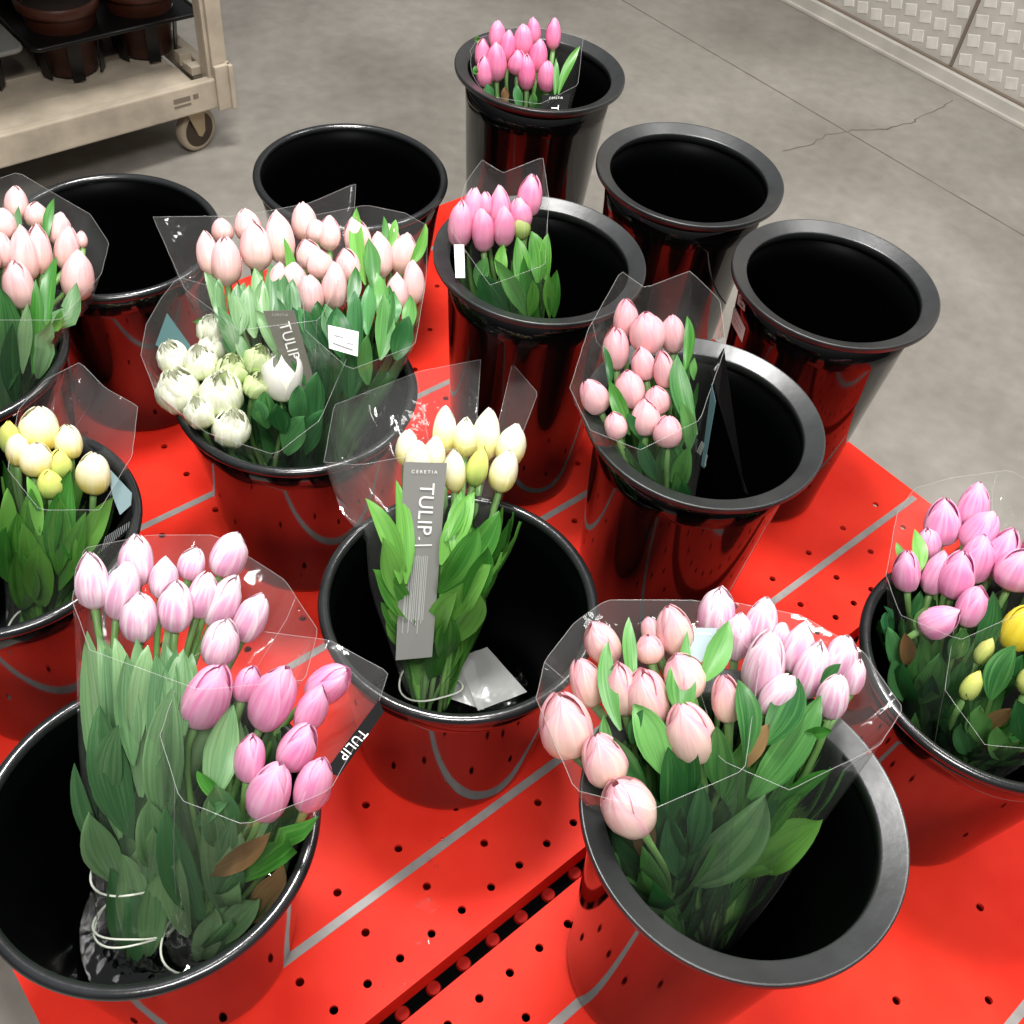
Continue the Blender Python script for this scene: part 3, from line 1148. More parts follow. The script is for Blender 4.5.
b.sleeve([(72, 600, -.02), (84, 548, .06), (150, 535, .10), (215, 535, .12), (285, 580, .10), (318, 630, .04), (305, 680, -.05), (200, 690, -.09), (90, 650, -.07)], .04)
b.band(.028, .042, 2)
b.band(.10, .050, 1)
# --- front left bucket, pink bunch
b = Bunch('B10', (.058, .440, .05), (.192, .478, .385), 'bunch of smooth bright pink tulips leaning right over the front left bucket rim', 2, .7, 'leaf_grey')
blooms(b, CR(160, 620, 4.267), [(140, 465, 265, 180, 190), (345, 350, 400, 190, 105), (420, 475, 550, 190, 175), (635, 335, 805, 205, 150), (600, 480, 700, 270, 130), (530, 640, 650, 440, 150), (370, 700, 400, 475, 125), (420, 860, 520, 600, 170), (605, 850, 705, 550, 150)], 'pink')
pleaves(b, CR(0, 500, 1.955), [(415, 590, 455, 400, 75), (395, 820, 325, 600, 74), (430, 800, 410, 590, 70), (470, 745, 622, 620, 55, 'leaf_bright'), (405, 730, 530, 650, 48, 'leaf_brown'), (470, 830, 570, 715, 60, 'leaf_brown'), (420, 860, 505, 780, 62), (370, 850, 350, 700, 60), (440, 590, 385, 530, 30, 'leaf_bright'), (430, 680, 420, 560, 80), (380, 640, 445, 590, 30), (390, 900, 420, 800, 60)])
b.sleeve([(160, 735, -.04), (185, 660, .05), (250, 630, .09), (330, 640, .09), (388, 672, .08), (378, 705, .02), (330, 790, -.05), (245, 825, -.07), (180, 800, -.06)], .036)
b.band(.04, .042, 1)
pl = b.paper('name_tag', [(325, 771, .0), (379, 700, .0), (384, 712, .0), (339, 776, .0)], M['tag_black'], 'black name tag')
b.text(pl, 'TULIP', 353, 744, -54, 62, 9.5, spacing=1.1)
# --- white tulips with the long grey tag
b = Bunch('B9', (.458, .546, .05), (.567, .656, .365), 'bunch of creamy white tulips behind a long grey tag, above the clear packets', 3, .5, 'leaf_bright')
blooms(b, CR(300, 340, 2.134), [(305, 245, 312, 138, 50), (225, 270, 232, 190, 47), (255, 300, 250, 215, 58), (330, 330, 330, 230, 47, 'lemon'), (350, 250, 355, 165, 52), (390, 260, 405, 145, 58), (367, 318, 395, 220, 47, 'greenyellow', 'bud'), (440, 270, 462, 180, 60), (425, 325, 446, 235, 58), (280, 290, 290, 205, 52)], 'lemon')
pleaves(b, CR(300, 340, 2.134), [(215, 520, 140, 338, 46), (235, 610, 155, 490, 58), (225, 520, 205, 300, 42), (300, 560, 335, 330, 62), (320, 520, 425, 365, 70), (315, 600, 405, 480, 80), (295, 540, 380, 400, 72), (310, 430, 345, 322, 40), (290, 640, 330, 540, 60), (250, 640, 175, 560, 50), (300, 480, 365, 330, 44), (215, 560, 175, 420, 60), (240, 660, 200, 560, 60), (330, 640, 385, 540, 60), (310, 680, 320, 590, 60), (260, 690, 245, 600, 60), (350, 560, 400, 440, 60), (330, 460, 372, 325, 50), (280, 720, 290, 640, 50)])
b.sleeve([(324, 462, -.03), (334, 405, .04), (420, 371, .08), (505, 355, .09), (538, 393, .05), (520, 440, -.02), (430, 452, -.06), (360, 465, -.05)], .033)
b.band(.035, .042, 1)
pl = b.paper('name_tag', [(404, 462, -.055), (447, 463, -.055), (432, 657, -.062), (395, 655, -.062)], M['tag_grey'], 'long grey name tag')
b.text(pl, 'TULIP', 425, 509, -4, 60, 14.5, spacing=1.02)
b.text(pl, 'CERETIA', 424.5, 472, 40, 1, 3.4, spacing=1.5)
b.lines(pl, [bar(408, 545.5, 432, 545, 1.2), bar(419, 537, 419.5, 540, 1.2)], M['ink_white'])
qs = []
for k in range(12):
    u0 = 427.5 - k * 1.85
    qs.append(bar(u0, 555 + random.uniform(0, 2), u0 - 5.0, 626 + random.uniform(-8, 8), .75))
b.lines(pl, qs)
# --- front bucket, peach bunch
b = Bunch('B11', (.500, .100, .06), (.472, .262, .47), 'large bunch of peach-pink tulips leaning left in the front flat-rimmed bucket', 4, .7, 'leaf')
c11 = CR(530, 580, 2.926)
blooms(b, c11, [(122, 518, 85, 325, 150), (240, 600, 188, 445, 125), (330, 735, 245, 590, 150), (187, 370, 142, 225, 95), (240, 240, 180, 120, 100), (283, 410, 257, 225, 92), (362, 425, 328, 255, 120), (442, 215, 400, 75, 98), (365, 190, 342, 105, 55), (475, 340, 425, 215, 120), (498, 535, 438, 352, 140), (585, 435, 565, 255, 85), (355, 240, 345, 160, 78)], 'peach', 3)
pleaves(b, c11, [(390, 570, 303, 362, 110), (340, 610, 245, 458, 70), (440, 870, 320, 605, 135), (265, 440, 228, 178, 58), (305, 330, 290, 108, 48), (440, 400, 425, 232, 100), (500, 300, 580, 120, 82), (480, 470, 460, 150, 50), (400, 720, 405, 490, 90), (560, 640, 545, 430, 105), (630, 520, 608, 290, 82), (480, 880, 690, 630, 160, 'leaf_grey'), (340, 820, 300, 640, 80, 'leaf_brown'), (240, 530, 215, 395, 40), (455, 700, 440, 420, 80), (430, 860, 400, 690, 90, 'leaf_dark'), (380, 830, 360, 640, 70), (470, 800, 500, 590, 80, 'leaf_dark'), (300, 480, 330, 380, 40)])
b.sleeve([(536, 698, -.05), (545, 660, .0), (575, 622, .05), (606, 600, .08), (700, 600, .10), (760, 660, .05), (745, 770, -.05), (650, 810, -.08), (575, 790, -.07)], .04)
pl = b.paper('name_tag', [(689, 628, .01), (717, 628, .01), (714, 645, .01), (701, 663, .01), (690, 655, .01)], M['tag_blue'], 'pale grey-blue name tag')
b.text(pl, 'CERETIA', 703, 634, 20, 1, 2.4, spacing=1.3)
# --- front bucket, striped bunch
b = Bunch('B11', (.530, .095, .06), (.607, .201, .462), 'bunch of striped lilac-pink tulips leaning right behind the peach ones in the front bucket', 5, .7, 'leaf')
blooms(b, c11, [(535, 170, 556, 20, 105), (592, 270, 622, 58, 82), (660, 210, 695, 50, 90), (662, 345, 712, 145, 115), (760, 270, 810, 120, 88), (800, 345, 852, 180, 98), (685, 390, 770, 278, 90), (890, 285, 930, 165, 88), (872, 405, 905, 272, 88), (930, 350, 972, 215, 62), (725, 210, 742, 122, 55)], 'stripe', 3)
pleaves(b, c11, [(690, 480, 785, 288, 112), (640, 640, 850, 338, 112), (640, 860, 850, 703, 135, 'leaf_bright'), (690, 720, 887, 555, 52, 'leaf_bright'), (600, 700, 640, 470, 80), (800, 450, 885, 440, 40, 'leaf_bright'), (850, 300, 910, 245, 36), (560, 830, 730, 640, 90), (700, 760, 800, 620, 40, 'leaf_bright'), (610, 560, 700, 420, 70, 'leaf_brown'), (600, 870, 740, 830, 40, 'leaf_bright')])
b.sleeve([(700, 690, .0), (722, 600, .07), (800, 615, .08), (862, 650, .08), (903, 708, .05), (880, 745, .0), (790, 790, -.06), (720, 760, -.06)], .036)
# --- blush bunch
b = Bunch('B5', (.850, .500, .06), (.768, .573, .47), 'bunch of blush pink tulips in the flat-rimmed bucket in front of the stickered one', 6, .7, 'leaf')
c5 = CR(560, 260, 3.657)
blooms(b, c5, [(235, 275, 246, 148, 88), (207, 395, 205, 250, 95), (325, 335, 316, 198, 125), (415, 335, 410, 205, 86), (315, 435, 295, 320, 88), (390, 465, 372, 335, 76), (150, 555, 95, 440, 98), (265, 535, 245, 410, 105), (365, 560, 342, 465, 92), (312, 637, 312, 510, 108), (215, 650, 190, 560, 82), (392, 680, 396, 570, 100)], 'blush')
pleaves(b, c5, [(455, 410, 465, 205, 46, 'leaf_bright'), (500, 640, 430, 345, 85), (490, 440, 492, 355, 30), (255, 640, 180, 440, 62, 'leaf_bright'), (440, 830, 395, 640, 100), (430, 850, 470, 680, 80), (300, 660, 245, 560, 46), (180, 470, 155, 310, 30), (470, 700, 440, 520, 60), (350, 800, 290, 660, 60, 'leaf_dark')])
b.sleeve([(570, 388, -.05), (588, 330, .0), (621, 271, .06), (645, 288, .08), (690, 271, .10), (720, 300, .08), (726, 345, .04), (700, 420, -.05), (640, 450, -.08), (590, 430, -.07)], .036)
pl = b.paper('name_tag', [(710.5, 371, .0), (724, 348, .03), (718, 400, .02), (705, 500, .0), (697, 498, -.005)], M['tag_black'], 'black name tag')
b.text(pl, 'CERETIA', 716.5, 367, 12, -17, 2.2, spacing=1.2)
b.text(pl, 'TULIP', 706, 460, -4, 22, 3.0, M['ink_pale'], spacing=1.3)
pl = b.paper('name_tag', [(711.5, 384, -.006), (715.5, 402, -.006), (704, 468, -.012), (693, 466, -.012)], M['tag_teal'], 'teal name tag')
b.lines(pl, [bar(697 + k * 1.1, 452 + k, 702 + k * .8, 441 + k, .6) for k in range(4)])
# --- rose bunch
b = Bunch('B4', (.880, .870, .06), (.837, .925, .46), 'small bunch of rose pink tulips with bright leaves in the middle flat-rimmed bucket', 7, .6, 'leaf_bright')
c4 = CR(400, 150, 3.012)
blooms(b, c4, [(178, 290, 186, 158, 72), (213, 245, 226, 120, 68), (252, 305, 246, 180, 66), (260, 200, 256, 130, 45), (305, 240, 299, 110, 66), (311, 297, 315, 165, 62), (385, 195, 400, 80, 72), (368, 235, 358, 150, 62), (367, 265, 358, 180, 56, 'green', 'bud')], 'rose')
pleaves(b, c4, [(330, 500, 240, 375, 92, 'leaf'), (385, 510, 285, 330, 60, 'leaf'), (360, 430, 352, 262, 55), (415, 400, 396, 245, 64), (420, 510, 372, 320, 46), (445, 400, 446, 250, 40), (465, 505, 472, 362, 42), (240, 420, 265, 325, 50, 'leaf'), (450, 505, 448, 370, 40), (310, 400, 312, 280, 42), (390, 500, 400, 390, 40)])
b.sleeve([(452, 232, -.05), (466, 182, .03), (482, 160, .06), (503, 173, .07), (543, 157, .07), (549, 200, .02), (545, 265, -.04), (490, 285, -.06)], .034)
pl = b.paper('price_sticker', [(454, 244.6, -.02), (464, 244.6, -.02), (465, 277.8, -.018), (455.5, 277.8, -.018)], M['white_label'], 'white paper sticker')
# --- hot pink bunch at the back
b = Bunch('B1', (1.245, 1.285, .04), (1.19, 1.305, .432), 'bunch of hot pink tulips in the farthest bucket at the back', 8, .6, 'leaf')
c1 = CR(420, 0, 3.938)
blooms(b, c1, [(300, 190, 306, 90, 66), (245, 262, 246, 160, 58), (342, 235, 350, 130, 62), (302, 310, 300, 180, 80), (255, 335, 250, 230, 66), (405, 215, 410, 105, 76), (450, 168, 446, 75, 52), (523, 200, 530, 70, 56), (383, 290, 386, 205, 70), (420, 345, 420, 225, 70), (460, 275, 474, 165, 70), (500, 355, 500, 250, 70)], 'hot')
pleaves(b, c1, [(270, 190, 160, 135, 24, 'leaf_bright'), (240, 290, 142, 258, 24, 'leaf_bright'), (545, 370, 630, 182, 40, 'leaf_bright'), (400, 430, 380, 330, 40, 'leaf_dark'), (290, 400, 260, 330, 40, 'leaf_dark'), (440, 430, 445, 360, 36), (330, 410, 335, 340, 36, 'leaf_brown'), (530, 380, 535, 230, 26)])
b.sleeve([(458, 70, -.03), (478, 38, .03), (525, 25, .06), (560, 32, .06), (583, 38, .04), (578, 85, -.02), (540, 104, -.05), (480, 95, -.05)], .03)
pl = b.paper('name_tag', [(542, 95, -.012), (570, 94, -.012), (567.5, 110.5, -.012), (541, 109.7, -.012)], M['tag_black'], 'black name tag')
b.text(pl, 'T', 554.6, 108, -1, 20, 7)
b.text(pl, 'CERETIA', 556, 98, 20, -.6, 2.0, spacing=1.2)
# --- pale pink with grey tag
b = Bunch('B8', (.500, .930, .04), (.568, 1.103, .41), 'bunch of pale pink tulips with grey-brown tag, left rear of the three-bunch bucket', 9, .5, 'leaf_grey')
c8 = CR(130, 160, 3.2)
blooms(b, c8, [(262, 365, 235, 230, 68), (312, 400, 303, 245, 92), (297, 262, 294, 190, 64), (382, 262, 370, 155, 82), (415, 352, 393, 195, 98), (490, 332, 468, 165, 88), (562, 258, 554, 135, 78), (640, 290, 638, 180, 68), (600, 262, 595, 195, 62), (470, 420, 480, 330, 60)], 'pale')
pleaves(b, c8, [(300, 560, 240, 360, 60), (350, 560, 330, 430, 60), (400, 570, 380, 400, 70), (440, 560, 425, 380, 50), (330, 620, 280, 470, 60), (520, 460, 492, 250, 40, 'leaf_bright'), (480, 640, 400, 480, 60), (470, 600, 470, 440, 60), (540, 640, 520, 470, 70, 'leaf_dark'), (340, 540, 345, 395, 50), (400, 540, 398, 345, 56), (455, 520, 450, 330, 56), (490, 520, 478, 350, 50), (300, 520, 285, 380, 50), (420, 520, 425, 380, 46), (540, 520, 520, 380, 50), (370, 520, 365, 390, 46)])
b.sleeve([(153, 217, .02), (240, 216, .07), (310, 203, .09), (356, 183, .09), (352, 250, .0), (320, 320, -.06), (240, 330, -.07), (185, 290, -.05)], .036)
pl = b.paper('name_tag', [(263, 311, -.05), (294, 310, -.05), (319, 397, -.04), (296, 397, -.04)], M['tag_brown'], 'grey-brown name tag')
b.text(pl, 'TULIP', 289, 341, 14, 46, 10.5)
b.text(pl, 'CERETIA', 280, 315, 20, .4, 2.4, M['ink_pale'], spacing=1.2)
# --- pale pink with white sticker
b = Bunch('B8', (.535, .925, .04), (.655, .990, .41), 'bunch of pale pink tulips with white sticker, right of the three-bunch bucket', 10, .5, 'leaf')
blooms(b, c8, [(582, 345, 564, 258, 80), (617, 375, 594, 288, 82), (522, 430, 524, 332, 78), (580, 490, 574, 372, 82), (655, 472, 655, 332, 82), (706, 390, 690, 285, 78), (742, 310, 714, 185, 82), (808, 372, 795, 235, 72), (866, 362, 886, 235, 84), (855, 482, 854, 365, 74), (908, 458, 905, 325, 68), (835, 278, 830, 205, 55)], 'pale')
pleaves(b, c8, [(755, 400, 725, 150, 52, 'leaf_bright'), (775, 420, 765, 250, 60), (890, 340, 945, 205, 42, 'leaf_bright'), (810, 300, 812, 180, 26, 'leaf_bright'), (835, 290, 850, 190, 34, 'leaf_bright'), (640, 640, 560, 480, 80, 'leaf_dark'), (690, 640, 660, 470, 90, 'leaf_dark'), (740, 640, 720, 420, 70, 'leaf_dark'), (800, 640, 810, 430, 70), (850, 640, 890, 500, 80), (820, 560, 830, 400, 60), (620, 760, 600, 590, 90, 'leaf_dark'), (700, 760, 690, 600, 90, 'leaf_dark'), (760, 720, 760, 560, 60), (700, 480, 720, 340, 46), (590, 600, 540, 470, 50, 'leaf_dark'), (650, 600, 625, 460, 60, 'leaf_dark'), (610, 560, 600, 450, 50), (760, 560, 765, 400, 60, 'leaf_dark'), (800, 520, 790, 360, 50), (850, 520, 845, 420, 56, 'leaf_dark'), (880, 560, 895, 430, 50)])
b.sleeve([(300, 250, .0), (315, 215, .06), (366, 205, .09), (405, 213, .09), (428, 226, .07), (426, 280, .0), (415, 345, -.05), (350, 370, -.08), (305, 330, -.06)], .038)
pl = b.paper('price_sticker', [(328, 325, -.055), (358.6, 331.7, -.055), (357.6, 356.4, -.055), (329, 347.8, -.055)], M['white_label'], 'white barcode sticker')
b.lines(pl, [bar(334, 335, 343, 337.5, 1.1), bar(333, 343, 353, 350, 1.3), bar(347, 343, 353, 344.5, 1.0)], M['ink_grey'])
# --- white-green double tulips
b = Bunch('B8', (.490, .905, .04), (.410, .958, .352), 'bunch of white and green double tulips at the front of the three-bunch bucket', 11, .8, 'leaf_dark')
dl = []
for (x, y, r, c) in [(262, 540, 46, 'double'), (262, 592, 44, 'double'), (228, 645, 52, 'double'), (137, 630, 50, 'double'), (150, 735, 68, 'double'), (292, 747, 68, 'double'), (328, 670, 47, 'doublegreen'), (222, 806, 48, 'double'), (326, 856, 57, 'double'), (412, 638, 45, 'doublegreen'), (407, 720, 40, 'doublegreen')]:
    dx = (x - 300) * .12
    dl.append((x - dx, y + r * .8, x + dx, y - r * .9, r * 2.05, c, 'double'))
dl.append((490, 765, 484, 622, 120, 'white', 'open'))
blooms(b, c8, dl, 'double')
pleaves(b, c8, [(440, 860, 430, 740, 70, 'leaf'), (490, 870, 470, 780, 70, 'leaf'), (540, 840, 540, 720, 70), (590, 860, 600, 680, 90), (420, 840, 395, 770, 60), (560, 720, 520, 590, 40, 'leaf'), (330, 640, 300, 520, 50, 'leaf_grey'), (380, 660, 345, 550, 40, 'leaf_grey'), (500, 940, 560, 820, 90), (560, 940, 620, 800, 80), (255, 520, 200, 518, 20, 'leaf_bright')])
b.sleeve([(141, 355, -.03), (146, 325, .02), (160, 300, .05), (178, 277, .08), (262, 300, .07), (335, 330, .05), (348, 355, .0), (320, 420, -.06), (275, 455, -.08), (205, 432, -.08), (155, 392, -.06)], .036)
pl = b.paper('name_tag', [(167, 313, .02), (193, 349, .01), (165, 351, .01), (155, 344, .01)], M['tag_teal_dark'], 'dark teal name tag')
b.text(pl, 'T', 170, 342, 3, 8, 3.5)
# --- right edge pink bunch
b = Bunch('B12', (.930, .060, .04), (.966, .190, .37), 'bunch of bright pink tulips in the bucket at the right picture edge', 12, .6, 'leaf')
c12 = CR(860, 470, 3.303)
blooms(b, c12, [(262, 250, 285, 95, 112), (228, 288, 224, 190, 78), (355, 198, 396, 45, 95), (155, 402, 154, 265, 86), (230, 407, 280, 270, 92), (355, 260, 442, 145, 108), (300, 420, 345, 270, 112), (360, 370, 410, 220, 105), (345, 512, 395, 388, 96), (208, 525, 322, 470, 105), (430, 350, 508, 200, 98), (490, 390, 548, 265, 125), (580, 330, 610, 180, 100), (600, 460, 660, 330, 100)], 'pink')
pleaves(b, c12, [(195, 340, 180, 195, 52, 'leaf_bright'), (135, 320, 120, 240, 30, 'leaf_bright'), (190, 760, 265, 610, 110), (370, 640, 440, 400, 72), (230, 560, 215, 450, 80), (170, 480, 200, 400, 40), (300, 620, 340, 520, 70), (300, 770, 340, 630, 60), (120, 660, 90, 520, 60, 'leaf_dark'), (140, 760, 110, 620, 60, 'leaf_dark'), (160, 650, 150, 540, 60, 'leaf_brown'), (230, 800, 240, 680, 60, 'leaf_dark'), (100, 560, 80, 450, 50, 'leaf_dark')])
b.sleeve([(886, 575, -.03), (897, 512, .03), (915, 488, .05), (950, 478, .08), (1010, 470, .10), (1060, 500, .06), (1050, 600, -.03), (960, 640, -.07), (900, 615, -.06)], .038)
# --- right edge yellow bunch
b = Bunch('B12', (.935, .030, .04), (.925, .080, .36), 'bunch of yellow tulips and green buds below the pink ones, right picture edge', 13, .7, 'leaf')
blooms(b, c12, [(495, 590, 556, 450, 108, 'yellow'), (372, 665, 452, 530, 54, 'greenyellow', 'bud'), (335, 770, 405, 650, 62, 'greenyellow', 'bud'), (600, 640, 650, 500, 100, 'yellow'), (545, 740, 590, 640, 80, 'greenyellow', 'bud'), (660, 760, 700, 640, 90, 'yellow')], 'yellow', 3)
pleaves(b, c12, [(430, 760, 512, 580, 92), (320, 880, 350, 740, 80), (400, 900, 400, 780, 90), (470, 960, 450, 850, 80), (540, 900, 520, 760, 90), (420, 860, 500, 790, 60, 'leaf_brown'), (520, 700, 540, 610, 50), (360, 940, 330, 840, 70, 'leaf_dark')])
b.sleeve([(945, 690, -.04), (955, 620, .03), (1010, 585, .07), (1080, 600, .06), (1110, 680, .0), (1050, 750, -.05), (985, 745, -.06)], .036)
# --- left edge yellow bunch
b = Bunch('B13', (.085, .930, .05), (.184, .922, .36), 'bunch of yellow and white tulips in the bucket at the left picture edge', 14, .6, 'leaf_bright')
c13 = CR(0, 340, 2.56)
blooms(b, c13, [(105, 278, 96, 173, 95), (45, 320, 44, 240, 55), (90, 345, 94, 265, 76), (182, 300, 170, 220, 66), (155, 352, 150, 280, 58, 'greenyellow'), (132, 402, 124, 330, 66, 'greenyellow', 'bud'), (240, 392, 240, 288, 80), (28, 292, 22, 210, 48, 'greenyellow')], 'yellowwhite', 3)
pleaves(b, c13, [(150, 600, 150, 400, 62), (110, 590, 80, 380, 72), (180, 560, 180, 330, 60), (190, 590, 290, 400, 62), (50, 610, 45, 440, 56), (60, 690, 40, 540, 80), (110, 680, 100, 520, 80), (150, 640, 220, 440, 60), (20, 620, 15, 480, 50), (80, 620, 60, 470, 60), (130, 560, 150, 390, 50), (30, 560, 20, 380, 50), (100, 500, 70, 350, 40)])
b.sleeve([(8, 470, -.04), (18, 410, .03), (45, 380, .06), (80, 362, .09), (105, 388, .09), (138, 406, .07), (132, 455, .0), (100, 510, -.06), (40, 510, -.07)], .036)
b.band(.04, .036, 1)
pl = b.paper('name_tag', [(106, 465, .01), (132, 493, .01), (131, 505, .01), (120, 516, .01), (113, 497, .01)], M['tag_teal'], 'teal back of a name tag')
pl = b.paper('name_tag', [(131, 505, .01), (134, 526, .01), (101, 557, .01), (95, 549, .01), (104, 530, .01)], M['tag_black'], 'black name tag with fine print')
b.lines(pl, [bar(106 + 2.1 * k, 536 - 1.3 * k, 101.5 + 2.45 * k, 551.5 - 2.1 * k, .8) for k in range(12)], M['ink_grey'])
# --- left edge pale pink bunch
b = Bunch('B14', (.170, 1.235, .04), (.325, 1.285, .39), 'bunch of pale pink tulips cut by the left picture edge, upper left on the table', 15, .6, 'leaf_grey')
c14 = CR(0, 160, 3.938)
blooms(b, c14, [(70, 238, 60, 103, 88), (145, 268, 140, 165, 86), (15, 310, 8, 195, 100), (12, 420, 0, 290, 85), (105, 472, 82, 268, 110), (162, 440, 140, 260, 92), (92, 577, 58, 405, 112), (225, 335, 242, 210, 82), (258, 430, 272, 265, 90), (300, 550, 310, 360, 122), (325, 345, 318, 280, 44), (-60, 300, -70, 170, 90), (-50, 450, -60, 310, 100)], 'pale')
pleaves(b, c14, [(230, 760, 302, 480, 82), (190, 660, 222, 380, 60, 'leaf_bright'), (180, 330, 214, 150, 38, 'leaf_bright'), (130, 840, 140, 470, 60, 'leaf_bright'), (30, 900, 0, 500, 90, 'leaf'), (150, 860, 200, 640, 80), (75, 320, 72, 180, 36), (90, 840, 110, 560, 60), (200, 700, 240, 590, 40, 'leaf_bright'), (60, 960, 50, 640, 80, 'leaf')])
b.sleeve([(-60, 250, -.02), (-35, 190, .05), (18, 172, .08), (62, 198, .07), (90, 214, .07), (109, 243, .04), (101, 275, -.02), (60, 320, -.06), (-20, 320, -.06)], .038)

# ------------------------------------------------------------------ loose packets in the centre bucket


def packet(pxs, z0, z1, lab):
    ps = []
    for k, (u, v) in enumerate(pxs):
        ps.append(PZ(u, v, z0 + (z1 - z0) * (k in (0, 1))))
    n = 8
    vs, fs = [], []
    for j in range(n + 1):
        for i in range(n + 1):
            s, t = i / n, j / n
            p = ps[0].lerp(ps[1], s).lerp(ps[3].lerp(ps[2], s), t)
            p = p + V((0, 0, 1)) * (.004 * math.sin(math.pi * s) * math.sin(math.pi * t) + .0015 * noise.noise(V((s * 4, t * 4, z0 * 99))))
            p = clamp_in(p, 'B9', .003)
            vs.append(p)
    org = vs[0].copy()
    vs = [p - org for p in vs]
    for j in range(n):
        for i in range(n):
            a = j * (n + 1) + i
            fs.append((a, a + 1, a + n + 2, a + n + 1))
    o = link('plastic_packet', mesh('plastic_packet', vs, fs), M['film_mat'])
    o.location = org
    tag(o, lab, 'packet', 'clear packets floating in the centre bucket')


packet([(457, 658), (487, 647), (527, 692), (478, 711)], .066, .064, 'upper, larger translucent packet floating beside the white tulip stems')
packet([(462, 656), (474, 660), (484, 710), (445, 697)], .060, .059, 'translucent packet mostly beneath another, at the white tulip stems')

# ------------------------------------------------------------------ trolley with pots
TX = .045
TR = V((.62 + TX, 2.32, FZ))
tr = tag(empty('plant_trolley', TR), 'beige flatbed plant trolley on casters loaded with brown pots, upper left', 'trolley')


def tro(name, lst, mat, bevel=.004, parent=None):
    return link(name, boxes(name, [(a + TX - TR.x, b_ + TX - TR.x, c - TR.y, d - TR.y, e - TR.z, f - TR.z) for (a, b_, c, d, e, f) in lst], bevel), mat, parent or tr)


ZB, ZT = FZ + .13, FZ + .205
tro('front_rail', [(-.32, 1.105, 2.318, 2.345, ZB, ZT)], M['trolley'])
tro('end_rail', [(1.08, 1.107, 2.345, 2.93, ZB, ZT)], M['trolley'])
tro('back_rail', [(-.32, 1.105, 2.93, 2.957, ZB, ZT)], M['trolley'])
for k in range(5):
    y = 2.352 + k * .115
    tro('deck_plank', [(-.31, 1.035, y, y + .103, ZT - .04, ZT - .018 - .007 * (k % 2))], M['trolley'], .003)
tro('corner_plate', [(1.104, 1.116, 2.300, 2.36, ZB - .005, ZT + .035), (1.07, 1.116, 2.308, 2.320, ZB - .005, ZT + .035)], M['trolley'], .003)
tro('corner_post', [(1.062, 1.072, 2.33, 2.37, ZT - .02, .75), (1.072, 1.112, 2.322, 2.372, ZT - .02, .75)], M['trolley'], .003)
tro('corner_post', [(1.072, 1.112, 2.885, 2.935, ZT - .02, .75)], M['trolley'], .003)
tro('post_socket', [(1.040, 1.072, 2.375, 2.405, ZT - .01, ZT + .012), (1.040, 1.072, 2.435, 2.465, ZT - .01, ZT + .02), (1.045, 1.068, 2.38, 2.46, ZT - .02, ZT + .002)], M['trolley'], .002)
tro('rail_print', [(.955, 1.0, 2.3172, 2.3182, ZB + .028, ZB + .034), (.955, 1.0, 2.3172, 2.3182, ZB + .040, ZB + .052), (1.008, 1.022, 2.3172, 2.3182, ZB + .04, ZB + .052)], M['alu_dark'], 0)


def caster(x, y):
    rt = .058
    wl_ = lathe('caster', [(.0, -.016), (.02, -.016), (.03, -.012), (.045, -.014), (.055, -.013), (rt, -.008), (rt, .008), (.055, .013), (.045, .014), (.03, .012), (.02, .016), (.0, .016)], 32, lambda j: 0 if 2 < j < 8 else 1)
    o = link('caster', boxes('caster', [(-.03, .03, -.03, .03, .125, .131)], .002), M['fork'], tr)
    o.location = V((x + TX, y, FZ)) - TR
    o.rotation_euler.z = .25
    w = link('wheel', wl_, [M['rubber'], M['steel_dark']], o)
    w.location = (0.01, 0, rt + .0005)
    w.rotation_euler = (math.pi / 2, 0, 0)
    bm = bmesh.new()
    for sy in (-.022, .018):
        q = [(-.03, .127), (.03, .127), (.022, rt - .004), (.01, rt - .016), (.0, rt - .01)]
        a = [bm.verts.new((x_, sy, z_)) for (x_, z_) in q]
        c = [bm.verts.new((x_, sy + .004, z_)) for (x_, z_) in q]
        bm.faces.new(a)
        bm.faces.new(c[::-1])
        for i in range(5):
            bm.faces.new((a[i], c[i], c[(i + 1) % 5], a[(i + 1) % 5]))
    me = bpy.data.meshes.new('fork')
    bmesh.ops.recalc_face_normals(bm, faces=bm.faces)
    bm.to_mesh(me)
    bm.free()
    link('fork', me, M['fork'], o)


caster(1.02, 2.375)
caster(-.2, 2.40)
caster(1.02, 2.87)
caster(-.2, 2.87)

tro('shade_shelf', [(-.32, 1.07, 2.26, 3.2, .40, .43)], M['trolley'])  # unseen shelf, added to keep the light off the pots
ZD = ZT - .018
pot_body = lathe('plant_pot', [(0, .0), (.058, 0), (.064, .004), (.084, .15), (.0945, .152), (.097, .155), (.098, .178), (.095, .180), (.091, .178), (.088, .155), (.066, .02), (0, .02)], 48)
pot_body.materials.append(M['pot'])
soil_me = lathe('soil', [(0, .152), (.04, .156), (.0875, .150)], 32)
soil_me.materials.append(M['soil'])
pa0 = PZ(88, 58, ZD)
pb0 = PZ(170, 38, ZD)
pa0.x, pb0.x = .86, 1.06
pa0.y = pb0.y = 2.575
pots = [(pa0.x, pa0.y, 'brown plant pot at the near left corner of the black carry tray'),
        (pb0.x, pa0.y, 'brown plant pot nearest the trolley corner post'),
        (pa0.x, pa0.y + .215, 'brown plant pot in the row behind, over the left of the black carry tray'),
        (pb0.x, pa0.y + .215, 'brown plant pot in the row behind, near the corner post'),
        (pa0.x - .24, pa0.y + .03, 'brown plant pot in the grey-edged tray at the top left picture corner')]
p0 = None
